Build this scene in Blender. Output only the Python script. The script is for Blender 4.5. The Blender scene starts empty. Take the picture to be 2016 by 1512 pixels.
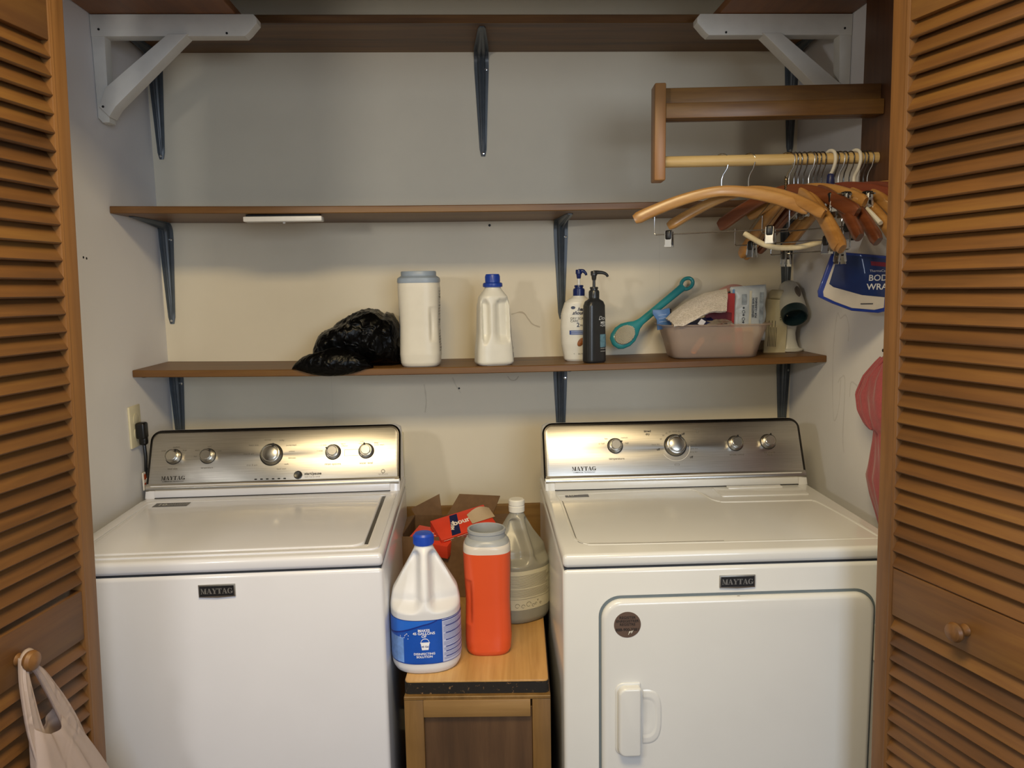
import bpy, bmesh, math, random
import numpy as np
from mathutils import Vector, Matrix, noise
R = math.radians
PI = math.pi
scene = bpy.context.scene
COL = scene.collection
random.seed(7)

# ------------------------------------------------------------------ camera
cam_d = bpy.data.cameras.new('camera')
cam = bpy.data.objects.new('camera', cam_d)
COL.objects.link(cam)
yaw, pitch, roll, FPX = .0465, .1279, -.0169, 1512.05
fw = Vector((math.sin(yaw)*math.cos(pitch), math.cos(yaw)*math.cos(pitch), -math.sin(pitch)))
rt = Vector((math.cos(yaw), -math.sin(yaw), 0))
up = rt.cross(fw)
rt2 = rt*math.cos(roll) + up*math.sin(roll)
up2 = -rt*math.sin(roll) + up*math.cos(roll)
m3 = Matrix((rt2, up2, -fw)).transposed()
cam.matrix_world = Matrix.Translation((-.1844, -2.4231, 1.4768)) @ m3.to_4x4()
cam_d.sensor_width = 36
cam_d.lens = FPX/2016*36
cam_d.clip_start = .05
scene.camera = cam
# ------------------------------------------------------------------ world, lamps, exposure
w = bpy.data.worlds.new('world')
scene.world = w
w.use_nodes = True
w.node_tree.nodes['Background'].inputs[0].default_value = (.8, .85, 1, 1)
w.node_tree.nodes['Background'].inputs[1].default_value = .05
vs = scene.view_settings
vs.view_transform = 'Standard'
vs.look = 'None'
vs.gamma = 1
vs.exposure = -0.14
vs.use_curve_mapping = False

def lamp(name, kind, loc, energy, color, size=.1, size_y=None, rot=(0, 0, 0), aim=None):
    d = bpy.data.lights.new(name, kind)
    d.energy = energy
    d.color = color
    if kind == 'AREA':
        d.size = size
        if size_y:
            d.shape = 'RECTANGLE'
            d.size_y = size_y
    else:
        d.shadow_soft_size = size
    o = bpy.data.objects.new(name, d)
    o.location = loc
    o.rotation_euler = rot
    if aim is not None:
        o.rotation_euler = (Vector(aim)-Vector(loc)).to_track_quat('-Z', 'Y').to_euler()
    COL.objects.link(o)
    return o

lamp('ceiling_light', 'AREA', (-.25, -1.92, 2.41), 38, (1, .77, .42), .70, .45)
lamp('side_lamp', 'POINT', (-1.25, -2.35, 1.74), 27, (1, .96, .90), .07)
lamp('window_light', 'AREA', (.75, -4.55, 1.65), 52, (.74, .85, 1), 1.5, 1.1, aim=(0, -1.0, 1.2))

# ------------------------------------------------------------------ materials
def nmat(name):
    m = bpy.data.materials.new(name)
    m.use_nodes = True
    nt = m.node_tree
    return m, nt, nt.nodes['Principled BSDF']

def N(nt, kind, **kw):
    n = nt.nodes.new(kind)
    for k, v in kw.items():
        if k in n.inputs.keys():
            n.inputs[k].default_value = v
        else:
            setattr(n, k, v)
    return n

def srgb(c):
    if isinstance(c, str):
        c = [int(c[i:i+2], 16)/255 for i in (0, 2, 4)]
    return tuple(((x/12.92) if x <= .04045 else ((x+.055)/1.055)**2.4) for x in c)+(1,)

def ramp(nt, fac, stops):
    r = nt.nodes.new('ShaderNodeValToRGB')
    while len(r.color_ramp.elements) < len(stops):
        r.color_ramp.elements.new(.5)
    for e, (p, c) in zip(r.color_ramp.elements, stops):
        e.position = p
        e.color = srgb(c) if isinstance(c, str) else c
    nt.links.new(fac, r.inputs[0])
    return r.outputs[0]

def bump(nt, bs, fac, strength, dist=.001):
    b = N(nt, 'ShaderNodeBump', Strength=strength, Distance=dist)
    nt.links.new(fac, b.inputs['Height'])
    nt.links.new(b.outputs[0], bs.inputs['Normal'])

def coords(nt, scale, loc=(0, 0, 0)):
    tc = nt.nodes.new('ShaderNodeTexCoord')
    mp = nt.nodes.new('ShaderNodeMapping')
    mp.inputs['Scale'].default_value = scale
    mp.inputs['Location'].default_value = loc
    nt.links.new(tc.outputs['Object'], mp.inputs[0])
    return mp.outputs[0]

_plain = {}
def plain(c, rough=.5, metal=0, spec=.5, var=.04, nscale=30, bmp=0, coat=0, alpha=1, trans=0):
    """a one-colour surface with a faint procedural mottling"""
    key = (str(c), rough, metal, spec, var, nscale, bmp, coat, alpha, trans)
    if key in _plain:
        return _plain[key]
    m, nt, bs = nmat('surface_%d' % len(_plain))
    col = srgb(c)
    nz = N(nt, 'ShaderNodeTexNoise', Scale=nscale, Detail=4)
    nt.links.new(coords(nt, (1, 1, 1)), nz.inputs['Vector'])
    lo = tuple(max(0, x*(1-var)) for x in col[:3])+(1,)
    hi = tuple(min(1, x*(1+var)) for x in col[:3])+(1,)
    nt.links.new(ramp(nt, nz.outputs[0], [(.35, lo), (.65, hi)]), bs.inputs['Base Color'])
    bs.inputs['Roughness'].default_value = rough
    bs.inputs['Metallic'].default_value = metal
    bs.inputs['Specular IOR Level'].default_value = spec
    bs.inputs['Coat Weight'].default_value = coat
    bs.inputs['Alpha'].default_value = alpha
    bs.inputs['Transmission Weight'].default_value = trans
    if bmp:
        bump(nt, bs, nz.outputs[0], bmp)
    _plain[key] = m
    return m

def wood(name, cols, axis='X', grain=60, stretch=.05, rough=.42, bmp=.15, blotch=.35, coat=.0, island=False):
    m, nt, bs = nmat(name)
    s = [1, 1, 1]
    s['XYZ'.index(axis)] = stretch
    v = coords(nt, tuple(s), (1.3, .7, .2))
    n1 = N(nt, 'ShaderNodeTexNoise', Scale=grain, Detail=6, Roughness=.65, Distortion=.4)
    nt.links.new(v, n1.inputs['Vector'])
    v2 = coords(nt, tuple(x*1.0 for x in s))
    n2 = N(nt, 'ShaderNodeTexNoise', Scale=grain*.14, Detail=3, Distortion=1.2)
    nt.links.new(v2, n2.inputs['Vector'])
    n3 = N(nt, 'ShaderNodeTexNoise', Scale=3.3, Detail=3)
    nt.links.new(coords(nt, (1, 1, 1), (.5, .1, 2)), n3.inputs['Vector'])
    mx = N(nt, 'ShaderNodeMath', operation='MULTIPLY_ADD')
    nt.links.new(n2.outputs[0], mx.inputs[0])
    mx.inputs[1].default_value = .55
    ml = N(nt, 'ShaderNodeMath', operation='MULTIPLY')
    nt.links.new(n1.outputs[0], ml.inputs[0])
    ml.inputs[1].default_value = .45
    nt.links.new(ml.outputs[0], mx.inputs[2])
    c = ramp(nt, mx.outputs[0], [(.34, cols[0]), (.5, cols[1]), (.66, cols[2])])
    mix = N(nt, 'ShaderNodeMix', data_type='RGBA', blend_type='MULTIPLY')
    mix.inputs[0].default_value = blotch
    nt.links.new(c, mix.inputs[6])
    nt.links.new(ramp(nt, n3.outputs[0], [(.35, (.45, .42, .4, 1)), (.62, (1, 1, 1, 1))]), mix.inputs[7])
    res = mix.outputs[2]
    if island:      # every slat is its own stick of wood
        g = nt.nodes.new('ShaderNodeNewGeometry')
        m2 = N(nt, 'ShaderNodeMix', data_type='RGBA', blend_type='MULTIPLY')
        m2.inputs[0].default_value = 1
        nt.links.new(res, m2.inputs[6])
        nt.links.new(ramp(nt, g.outputs['Random Per Island'], [(0, (.78, .74, .74, 1)), (.5, (1, .97, .93, 1)), (1, (1.0, 1.0, 1.0, 1))]), m2.inputs[7])
        res = m2.outputs[2]
    nt.links.new(res, bs.inputs['Base Color'])
    bs.inputs['Roughness'].default_value = rough
    bs.inputs['Coat Weight'].default_value = coat
    bs.inputs['Coat Roughness'].default_value = .25
    bump(nt, bs, n1.outputs[0], bmp)
    return m

def paint(name, c, var='', dirt=0.0, rough=.6):
    m, nt, bs = nmat(name)
    n = N(nt, 'ShaderNodeTexNoise', Scale=1.7, Detail=5, Roughness=.6)
    nt.links.new(coords(nt, (1, 1, 1)), n.inputs['Vector'])
    a = srgb(c)
    lo = tuple(x*.93 for x in a[:3])+(1,)
    col = ramp(nt, n.outputs[0], [(.35, lo), (.6, a)])
    nt.links.new(col, bs.inputs['Base Color'])
    n2 = N(nt, 'ShaderNodeTexNoise', Scale=260, Detail=3)
    nt.links.new(coords(nt, (1, 1, 1)), n2.inputs['Vector'])
    bump(nt, bs, n2.outputs[0], .06)
    bs.inputs['Roughness'].default_value = rough
    return m

def steel():
    m, nt, bs = nmat('brushed_steel')
    n = N(nt, 'ShaderNodeTexNoise', Scale=900, Detail=2)
    nt.links.new(coords(nt, (.012, 1, 1)), n.inputs['Vector'])
    nt.links.new(ramp(nt, n.outputs[0], [(.3, (.42, .40, .36, 1)), (.7, (.53, .51, .47, 1))]), bs.inputs['Base Color'])
    bs.inputs['Metallic'].default_value = 1
    bs.inputs['Roughness'].default_value = .32
    bs.inputs['Anisotropic'].default_value = .6
    bump(nt, bs, n.outputs[0], .05, .0004)
    return m

def crumple(name, c, rough=.2, scale=14, strength=1.0, dist=.012, spec=.6, trans=0.0):
    m, nt, bs = nmat(name)
    v = N(nt, 'ShaderNodeTexNoise', Scale=scale, Detail=5, Roughness=.55, Distortion=1.8)
    v.noise_type = 'RIDGED_MULTIFRACTAL'
    nt.links.new(coords(nt, (1, 1, 1)), v.inputs['Vector'])
    bs.inputs['Base Color'].default_value = srgb(c)
    bs.inputs['Roughness'].default_value = rough
    bs.inputs['Specular IOR Level'].default_value = spec
    if spec < .3:
        bs.inputs['IOR'].default_value = 1.22
        bs.inputs['Specular IOR Level'].default_value = .5
    bump(nt, bs, v.outputs[0], strength, dist)
    if trans:
        t = N(nt, 'ShaderNodeBsdfTranslucent')
        t.inputs[0].default_value = srgb(c)
        mx = nt.nodes.new('ShaderNodeMixShader')
        mx.inputs[0].default_value = trans
        out = nt.nodes['Material Output']
        nt.links.new(bs.outputs[0], mx.inputs[1])
        nt.links.new(t.outputs[0], mx.inputs[2])
        nt.links.new(mx.outputs[0], out.inputs[0])
    return m

def see_through(name, c, alpha, rough=.35, tint=.6):
    m, nt, bs = nmat(name)
    n = N(nt, 'ShaderNodeTexNoise', Scale=9, Detail=3)
    nt.links.new(coords(nt, (1, 1, 1)), n.inputs['Vector'])
    a = srgb(c)
    nt.links.new(ramp(nt, n.outputs[0], [(.3, tuple(x*.92 for x in a[:3])+(1,)), (.7, a)]), bs.inputs['Base Color'])
    bs.inputs['Roughness'].default_value = rough
    tr = N(nt, 'ShaderNodeBsdfTransparent')
    tr.inputs[0].default_value = tuple(tint+(1-tint)*x for x in a[:3])+(1,)
    mx = nt.nodes.new('ShaderNodeMixShader')
    mx.inputs[0].default_value = alpha
    nt.links.new(tr.outputs[0], mx.inputs[1])
    nt.links.new(bs.outputs[0], mx.inputs[2])
    nt.links.new(mx.outputs[0], nt.nodes['Material Output'].inputs[0])
    return m

M_WALL = paint('wall_paint', 'DFD6C0')
M_WALLSIDE = paint('side_wall_paint', 'E6E6E8')
M_CEIL = paint('ceiling_paint', 'D8D6D0')
M_ROOM = paint('room_paint', 'CFCECA')
M_FLOOR = wood('floor_wood', ('4A3828', '5E4834', '6E563E'), 'Y', 40, .08)
M_SHELF = wood('shelf_wood', ('4E3214', '704C22', '82602E'), 'X', 55, .05, .45)
M_SHELFY = wood('side_shelf_wood', ('704622', '885628', '986634'), 'Y', 55, .05, .5)
M_DOORH = wood('door_rail_wood', ('563A1E', '724E28', '84602F'), 'Y', 50, .06, .5, .1, .3, .0, island=True)
M_DOORV = wood('door_stile_wood', ('5E4022', '7E5830', '90683C'), 'Z', 50, .05, .45, .1, .25, .05)
M_RACK = wood('rack_wood', ('6A4826', '86602F', '98723E'), 'X', 60, .05, .4)
M_RACKV = wood('rack_post_wood', ('7A522C', '966A3A', 'A87C4A'), 'Z', 60, .05, .4)
M_RACKD = wood('rack_board_wood', ('4A3020', '60402A', '704E34'), 'Z', 50, .06, .45)
M_ROD = wood('rod_wood', ('B79A62', 'D2B67E', 'DEC694'), 'X', 80, .03, .5, .2, .2)
M_HL = wood('light_hanger_wood', ('8E622E', 'AA7C44', 'BC9056'), 'X', 70, .06, .3, .08, .15, .4)
M_HB = wood('brown_hanger_wood', ('4E2A18', '6A3A22', '7C482C'), 'X', 70, .06, .3, .08, .15, .3)
M_HR = wood('red_brown_hanger_wood', ('5A2A1E', '743A2A', '844634'), 'X', 70, .06, .3, .08, .15, .3)
M_PINE = wood('pine_top', ('9E7440', 'BC9258', 'CEA870'), 'Y', 50, .04, .33, .08, .25, .3)
M_CAB = wood('cabinet_wood', ('5A4222', '76582E', '8A6A3C'), 'Z', 40, .07, .45, .1, .5)
M_CABP = wood('cabinet_panel_wood', ('3E2C1C', '563E28', '6A5036'), 'Z', 30, .08, .6, .15, .5)
M_CABR = wood('cabinet_rail_wood', ('6E5230', '8C6C40', '9E7E50'), 'X', 40, .07, .45, .1, .6)
M_LEDGE = wood('ledge_wood', ('7A5626', '94703A', 'A68248'), 'X', 40, .07, .5)
M_STEEL = steel()
M_ENAMEL = plain('D8DAE2', .22, var=.012, nscale=6, coat=.3)
M_ENAMELW = plain('D8DADA', .22, var=.012, nscale=6, coat=.3)
M_DARK = plain('101010', .6)
M_GASKET = plain('66727A', .5)
M_RIM = plain('3A3836', .25, metal=1)
M_CHROME = plain('C8C8C6', .12, metal=1, var=.02)
M_WIRE = plain('A9A9A8', .22, metal=1, var=.02)
M_KNOB = plain('B9B6AE', .25, metal=1, var=.02)
M_INK = plain('26231F', .6)
M_INKF = plain('6A655A', .6)
M_BRACKET = plain('454D54', .38, metal=.0, var=.1, spec=.6)
M_WHITEP = plain('D6D4CC', .5, var=.03)
M_BLACKP = plain('0C0C0D', .35)

# ------------------------------------------------------------------ mesh helpers
def T(x, y, z):
    return Matrix.Translation((x, y, z))
def RX(a): return Matrix.Rotation(a, 4, 'X')
def RY(a): return Matrix.Rotation(a, 4, 'Y')
def RZ(a): return Matrix.Rotation(a, 4, 'Z')

def BM():
    return bmesh.new()

def put(bm, tmp, M=None):
    if M is not None:
        bmesh.ops.transform(tmp, matrix=M, verts=tmp.verts)
    me = bpy.data.meshes.new('t')
    tmp.to_mesh(me)
    tmp.free()
    bm.from_mesh(me)
    bpy.data.meshes.remove(me)
    return bm

def box(bm, x0, x1, y0, y1, z0, z1, bev=0, seg=2, M=None):
    t = BM()
    bmesh.ops.create_cube(t, size=1)
    for v in t.verts:
        v.co = ((x0+x1)/2+v.co.x*(x1-x0), (y0+y1)/2+v.co.y*(y1-y0), (z0+z1)/2+v.co.z*(z1-z0))
    if bev:
        bmesh.ops.bevel(t, geom=t.edges[:], offset=bev, segments=seg, profile=.5, affect='EDGES')
    return put(bm, t, M)

def rings(bm, rs, cap=True, closed=False, M=None):
    t = BM()
    vs_ = [[t.verts.new(p) for p in r] for r in rs]
    n = len(rs[0])
    k = len(rs)
    for i in range(k if closed else k-1):
        a, b = vs_[i], vs_[(i+1) % k]
        for j in range(n):
            try:
                t.faces.new((a[j], a[(j+1) % n], b[(j+1) % n], b[j]))
            except ValueError:
                pass
    if cap and not closed:
        t.faces.new(list(reversed(vs_[0])))
        t.faces.new(vs_[-1])
    bmesh.ops.recalc_face_normals(t, faces=t.faces[:])
    return put(bm, t, M)

def tube(bm, pts, r, n=8, M=None, closed=False):
    pts = [Vector(p) for p in pts]
    rs = r if isinstance(r, (list, tuple)) else [r]*len(pts)
    out = []
    prev = None
    k = len(pts)
    for i, p in enumerate(pts):
        if closed:
            d = pts[(i+1) % k]-pts[i-1]
        else:
            d = pts[min(i+1, k-1)]-pts[max(i-1, 0)]
        d = d.normalized() if d.length > 1e-9 else Vector((0, 0, 1))
        if prev is None:
            a = Vector((0, 0, 1)) if abs(d.z) < .9 else Vector((0, 1, 0))
            u = d.cross(a).normalized()
        else:
            u = (prev-d*prev.dot(d)).normalized()
        prev = u
        v = d.cross(u)
        out.append([p+(u*math.cos(2*PI*j/n)+v*math.sin(2*PI*j/n))*rs[i] for j in range(n)])
    return rings(bm, out, closed=closed, M=M)

def lathe(bm, prof, n=40, M=None, cap=True):
    return rings(bm, [[(r*math.cos(2*PI*j/n), r*math.sin(2*PI*j/n), z) for j in range(n)] for r, z in prof], cap=cap, M=M)

def rrect(x0, x1, y0, y1, r, n=8):
    rs = r if isinstance(r, (list, tuple)) else (r, r, r, r)   # bl, br, tr, tl
    out = []
    for (cx, cy, a, q) in ((x0, y0, PI, 0), (x1, y0, 1.5*PI, 1), (x1, y1, 0, 2), (x0, y1, .5*PI, 3)):
        rr = rs[q]
        sx = 1 if cx == x0 else -1
        sy = 1 if cy == y0 else -1
        for i in range(n+1):
            t = a+i/n*PI/2
            out.append((cx+sx*rr+rr*math.cos(t), cy+sy*rr+rr*math.sin(t)))
    return out

def prism(bm, outline, z0, z1, bev=0, seg=3, M=None):
    """outline in XY, extruded z0..z1, front edge at z1 bevelled"""
    t = BM()
    a = [t.verts.new((x, y, z0)) for x, y in outline]
    b = [t.verts.new((x, y, z1)) for x, y in outline]
    n = len(a)
    t.faces.new(list(reversed(a)))
    top = t.faces.new(b)
    for i in range(n):
        t.faces.new((a[i], a[(i+1) % n], b[(i+1) % n], b[i]))
    bmesh.ops.recalc_face_normals(t, faces=t.faces[:])
    if bev:
        bmesh.ops.bevel(t, geom=list(top.edges), offset=bev, segments=seg, profile=.5, affect='EDGES')
    return put(bm, t, M)

def frame2(bm, outer, inner, z0, z1, M=None):
    """ring-shaped prism between two outlines with equal point counts"""
    t = BM()
    n = len(outer)
    V = [[t.verts.new((x, y, z)) for x, y in o] for o, z in ((outer, z0), (outer, z1), (inner, z1), (inner, z0))]
    for k in range(4):
        a, b = V[k], V[(k+1) % 4]
        for i in range(n):
            t.faces.new((a[i], a[(i+1) % n], b[(i+1) % n], b[i]))
    bmesh.ops.recalc_face_normals(t, faces=t.faces[:])
    return put(bm, t, M)

def sheet(bm, f, nu, nv, thick=0, M=None):
    t = BM()
    g = [[t.verts.new(f(i/nu, j/nv)) for j in range(nv+1)] for i in range(nu+1)]
    for i in range(nu):
        for j in range(nv):
            t.faces.new((g[i][j], g[i+1][j], g[i+1][j+1], g[i][j+1]))
    bmesh.ops.recalc_face_normals(t, faces=t.faces[:])
    if thick:
        bmesh.ops.solidify(t, geom=t.faces[:], thickness=thick)
    return put(bm, t, M)

def poly(bm, pts, M=None):
    t = BM()
    t.faces.new([t.verts.new(p if len(p) == 3 else (p[0], p[1], 0)) for p in pts])
    return put(bm, t, M)

def obj(name, bm, mat, parent=None, angle=35, M=None):
    me = bpy.data.meshes.new(name)
    bm.to_mesh(me)
    bm.free()
    me.materials.append(mat)
    for p in me.polygons:
        p.use_smooth = True
    me.set_sharp_from_angle(angle=R(angle))
    o = bpy.data.objects.new(name, me)
    COL.objects.link(o)
    if M is not None:
        o.matrix_world = M
    if parent is not None:
        o.parent = parent
    return o

def tag(o, label=None, cat=None, group=None, kind=None):
    if label: o['label'] = label
    if cat: o['category'] = cat
    if group: o['group'] = group
    if kind: o['kind'] = kind
    return o

def thing(name, label, cat, loc=(0, 0, 0), rot=(0, 0, 0), group=None):
    o = bpy.data.objects.new(name, None)
    o.empty_display_size = .05
    o.location = loc
    o.rotation_euler = rot
    COL.objects.link(o)
    return tag(o, label, cat, group)

def struct(name, bm, mat, parent=None, angle=35):
    o = obj(name, bm, mat, parent, angle)
    if parent is None:
        o['kind'] = 'structure'
    return o

# ---- lettering
def text_bm(s, size, bold=0.0, align='CENTER', shear=0.0):
    cu = bpy.data.curves.new('t', 'FONT')
    cu.body = s
    cu.size = size
    cu.align_x = align
    cu.align_y = 'CENTER'
    cu.offset = bold*size
    cu.shear = shear
    cu.resolution_u = 3
    o = bpy.data.objects.new('t', cu)
    COL.objects.link(o)
    dg = bpy.context.evaluated_depsgraph_get()
    me = bpy.data.meshes.new_from_object(o.evaluated_get(dg))
    b = BM()
    b.from_mesh(me)
    bpy.data.objects.remove(o)
    bpy.data.curves.remove(cu)
    bpy.data.meshes.remove(me)
    return b

def letters(bm, s, size, mapf, bold=.0, align='CENTER', shear=0.0, cx=0, cy=0, rot=0, sx=1):
    t = text_bm(s, size, bold, align, shear)
    c, sn = math.cos(rot), math.sin(rot)
    for v in t.verts:
        x, y = v.co.x*sx, v.co.y
        v.co = mapf(cx+x*c-y*sn, cy+x*sn+y*c)
    return put(bm, t)

SERIF = {
 'M': (1.05, [[(0,0),(.28,0),(.28,.06),(.18,.08),(.18,1-.08),(.1,.92),(.1,.08),(0,.06)], [(0,1),(.28,1),(.58,.2),(.5,.0),(.12,.94),(0,.94)], [(.5,0),(.78,1),(1.05,1),(1.05,.94),(.82,.9),(.56,.06)], [(.7,.94),(.98,.94),(.98,.06),(.7,.06)], [(.6,0),(1.05,0),(1.05,.07),(.6,.07)]]),
 'A': (.9, [[(.36,1),(.52,1),(.86,.05),(.56,.05)], [(.36,1),(.44,.9),(.16,.05),(.09,.05)], [(.22,.32),(.6,.32),(.6,.39),(.24,.39)], [(0,0),(.28,0),(.28,.07),(0,.07)], [(.48,0),(.94,0),(.94,.07),(.48,.07)]]),
 'Y': (.85, [[(.3,.07),(.56,.07),(.56,.5),(.3,.5)], [(.06,.95),(.34,.95),(.56,.46),(.3,.46)], [(.5,.5),(.74,.95),(.8,.95),(.56,.42)], [(0,.93),(.42,.93),(.42,1),(0,1)], [(.6,.93),(.88,.93),(.88,1),(.6,1)], [(.2,0),(.66,0),(.66,.07),(.2,.07)]]),
 'T': (.85, [[(.28,.05),(.56,.05),(.56,.95),(.28,.95)], [(0,.92),(.84,.92),(.84,1),(0,1)], [(0,.74),(.06,.74),(.14,.93),(0,.93)], [(.84,.74),(.78,.74),(.7,.93),(.84,.93)], [(.18,0),(.66,0),(.66,.07),(.18,.07)]]),
 'G': (.95, [[(.0,.5),(.06,.78),(.2,.95),(.42,1.0),(.46,.93),(.34,.86),(.28,.7),(.26,.5)], [(.0,.5),(.26,.5),(.28,.3),(.34,.14),(.46,.07),(.42,0),(.2,.05),(.06,.22)], [(.42,1),(.62,.97),(.7,.9),(.66,.84),(.54,.92),(.44,.94)], [(.42,0),(.7,.02),(.9,.1),(.62,.14),(.44,.06)], [(.62,.08),(.9,.08),(.9,.42),(.62,.42)], [(.5,.38),(.98,.38),(.98,.45),(.5,.45)], [(.74,.66),(.8,.66),(.8,1),(.74,.96),(.62,.86)]]),
}
def serif(bm, word, h, mapf, cx=0, cy=0, track=.06):
    tot = sum(SERIF[c][0]+track for c in word)-track
    x = -tot/2
    for c in word:
        wd, ps = SERIF[c]
        for p in ps:
            poly(bm, [mapf(cx+(x+px)*h, cy+(py-.5)*h) for px, py in p])
        x += wd+track

def plane_map(M, eps=.0004):
    return lambda u, v: M @ Vector((u, v, eps))

def bars(bm, mapf, x0, x1, ys, h=.0012, n=1):
    """rows of small print too small to read"""
    for k, y in enumerate(ys):
        e = x1-(x1-x0)*(.0, .22, .1, .35)[k % 4]
        for i in range(8):
            a, c = x0+(e-x0)*i/8, x0+(e-x0)*(i+1)/8
            poly(bm, [mapf(a, y), mapf(c, y), mapf(c, y+h), mapf(a, y+h)])

# ---- bottle bodies: superellipse sections with optional displacement; th=0 faces -Y
class Body:
    def __init__(s, secs, disp=None, smooth=.03):
        s.secs = secs
        s.z0, s.z1 = secs[0][0], secs[-1][0]
        zz = np.linspace(s.z0, s.z1, 401)
        A = np.array(secs, float)
        cols = [np.interp(zz, A[:, 0], A[:, k]) for k in range(1, A.shape[1])]
        k = max(1, int(401*smooth))
        ker = np.ones(k)/k
        s.zz = zz
        s.c = []
        for c in cols:
            p = np.concatenate([2*c[0]-c[1:k+1][::-1], c, 2*c[-1]-c[-k-1:-1][::-1]])
            s.c.append(np.convolve(p, ker, 'same')[k:-k])
        s.disp = disp
    def at(s, th, z, off=0):
        a, b, n = [float(np.interp(z, s.zz, c)) for c in s.c[:3]]
        a += off; b += off
        st, ct = math.sin(th), math.cos(th)
        x = a*math.copysign(abs(st)**(2/n), st)
        y = -b*math.copysign(abs(ct)**(2/n), ct)
        if s.disp:
            x, y = s.disp(th, z, x, y)
        if len(s.c) > 3:
            x += float(np.interp(z, s.zz, s.c[3]))
        return Vector((x, y, z))
    def mesh(s, nt=72, nz=70, zs=None, M=None, cap=True):
        bm = BM()
        zs = zs or [s.z0+(s.z1-s.z0)*i/nz for i in range(nz+1)]
        rs = []
        r = min(.006, (s.z1-s.z0)*.05)
        for z in zs:
            rs.append([s.at(2*PI*j/nt, z) for j in range(nt)])
        bot = [[(v.x*.97, v.y*.97, s.z0) for v in rs[0]]]
        rs = [[Vector(((v.x*.97), v.y*.97, s.z0)) for v in rs[0]]] + [[Vector((v.x, v.y, v.z+.002)) for v in rs[0]]] + rs[1:]
        return rings(bm, rs, cap=cap, M=M)
    def patch(s, bm, th0, th1, z0, z1, off=.0006, nt=24, nz=10):
        t = BM()
        g = [[t.verts.new(s.at(th0+(th1-th0)*i/nt, (z0(i/nt) if callable(z0) else z0)+((z1(i/nt) if callable(z1) else z1)-(z0(i/nt) if callable(z0) else z0))*j/nz, off)) for j in range(nz+1)] for i in range(nt+1)]
        for i in range(nt):
            for j in range(nz):
                t.faces.new((g[i][j], g[i+1][j], g[i+1][j+1], g[i][j+1]))
        return put(bm, t)
    def mapper(s, th_c, off=.0010):
        zm = (s.z0+s.z1)/2
        ths = np.linspace(-PI, PI, 721)
        P = [s.at(t, zm) for t in ths]
        d = np.concatenate([[0], np.cumsum([(P[i+1]-P[i]).length for i in range(720)])])
        c = np.interp(th_c, ths, d)
        return lambda u, v: s.at(float(np.interp(c+u, d, ths)), v, off)

XL, XR = -1.1388, .8301

# ================================================================== SETTING
b = BM(); box(b, XL-.1, XR+.1, 0, .1, 0, 2.44); WB = struct('wall_back', b, M_WALL)
b = BM(); box(b, XL-.1, XL, -.98, 0, 0, 2.44); WL = struct('wall_left', b, M_WALLSIDE)
b = BM(); box(b, XR, XR+.1, -.98, 0, 0, 2.44); WR = struct('wall_right', b, M_WALLSIDE)
b = BM(); box(b, -2.7, XL-.0, -1.1, -.98, 0, 2.44); struct('wall_front_left', b, M_ROOM)
b = BM(); box(b, XR+.0, 2.3, -1.1, -.98, 0, 2.44); struct('wall_front_right', b, M_ROOM)
b = BM(); box(b, XL, XR, -1.1, -.98, 2.09, 2.44); struct('wall_header', b, M_ROOM)
b = BM(); box(b, -2.7, 2.3, -4.7, .1, 2.44, 2.54); struct('ceiling', b, M_CEIL)
b = BM(); box(b, -2.7, 2.3, -4.7, .1, -.1, 0); struct('floor', b, M_FLOOR)
b = BM(); box(b, -2.8, -2.7, -4.7, -1.0, 0, 2.44); struct('wall_room_left', b, M_ROOM)
b = BM(); box(b, 2.3, 2.4, -4.7, -1.0, 0, 2.44); struct('wall_room_right', b, M_ROOM)
b = BM(); box(b, -2.7, 2.3, -4.8, -4.7, 0, 2.44); struct('wall_room_rear', b, M_ROOM)

# wooden ledge board and painted batten on the back wall between the machines
b = BM(); box(b, -.47, .05, -.02, -.0005, .10, .775, .002)
tag(obj('backing_board', b, M_LEDGE), 'brown wooden backing board low on the back wall between washer and dryer', 'board')
b = BM(); box(b, -.437, -.421, -.012, -.0005, .775, 1.02, .002)
tag(obj('wall_batten', b, plain('D8CFA8', .5)), 'narrow cream strip standing up the back wall beside the washer console', 'strip')

# stains, scuffs and nail holes on the walls
STAIN = see_through('stain', '8A7048', .12, .7, .90)
STAING = see_through('faint_stain', '8C8478', .08, .7, .95)
def smooth_path(pts, n=8):
    P = [Vector(p) for p in pts]
    out = []
    for i in range(len(P)-1):
        a, b_, c, d = P[max(i-1, 0)], P[i], P[i+1], P[min(i+2, len(P)-1)]
        for k in range(n):
            t = k/n
            out.append(.5*((2*b_)+(c-a)*t+(2*a-5*b_+4*c-d)*t*t+(3*b_-a-3*c+d)*t**3))
    out.append(P[-1])
    return out
def streak(parent, pts, wd, mat, axis='Y', name='stain'):
    P = smooth_path(pts)
    t = BM()
    L, Rr = [], []
    for i, p in enumerate(P):
        d = (P[min(i+1, len(P)-1)]-P[max(i-1, 0)]).normalized()
        nrm = Vector((0, -1, 0)) if axis == 'Y' else Vector((-1, 0, 0))
        s_ = d.cross(nrm).normalized()*wd*.5*(.7+.5*noise.noise(p*60))
        L.append(t.verts.new(p+s_)); Rr.append(t.verts.new(p-s_))
    for i in range(len(P)-1):
        t.faces.new((L[i], L[i+1], Rr[i+1], Rr[i]))
    return obj(name, t, mat, parent)
streak(WB, [(-.07, -.0006, 1.386), (-.045, -.0006, 1.392), (-.03, -.0006, 1.388), (-.018, -.0006, 1.372), (-.006, -.0006, 1.356), (.004, -.0006, 1.350), (.02, -.0006, 1.344)], .006, STAIN)
streak(WB, [(-.085, -.0006, 1.19), (-.075, -.0006, 1.178), (-.06, -.0006, 1.178), (-.05, -.0006, 1.19)], .004, STAIN)
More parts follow.
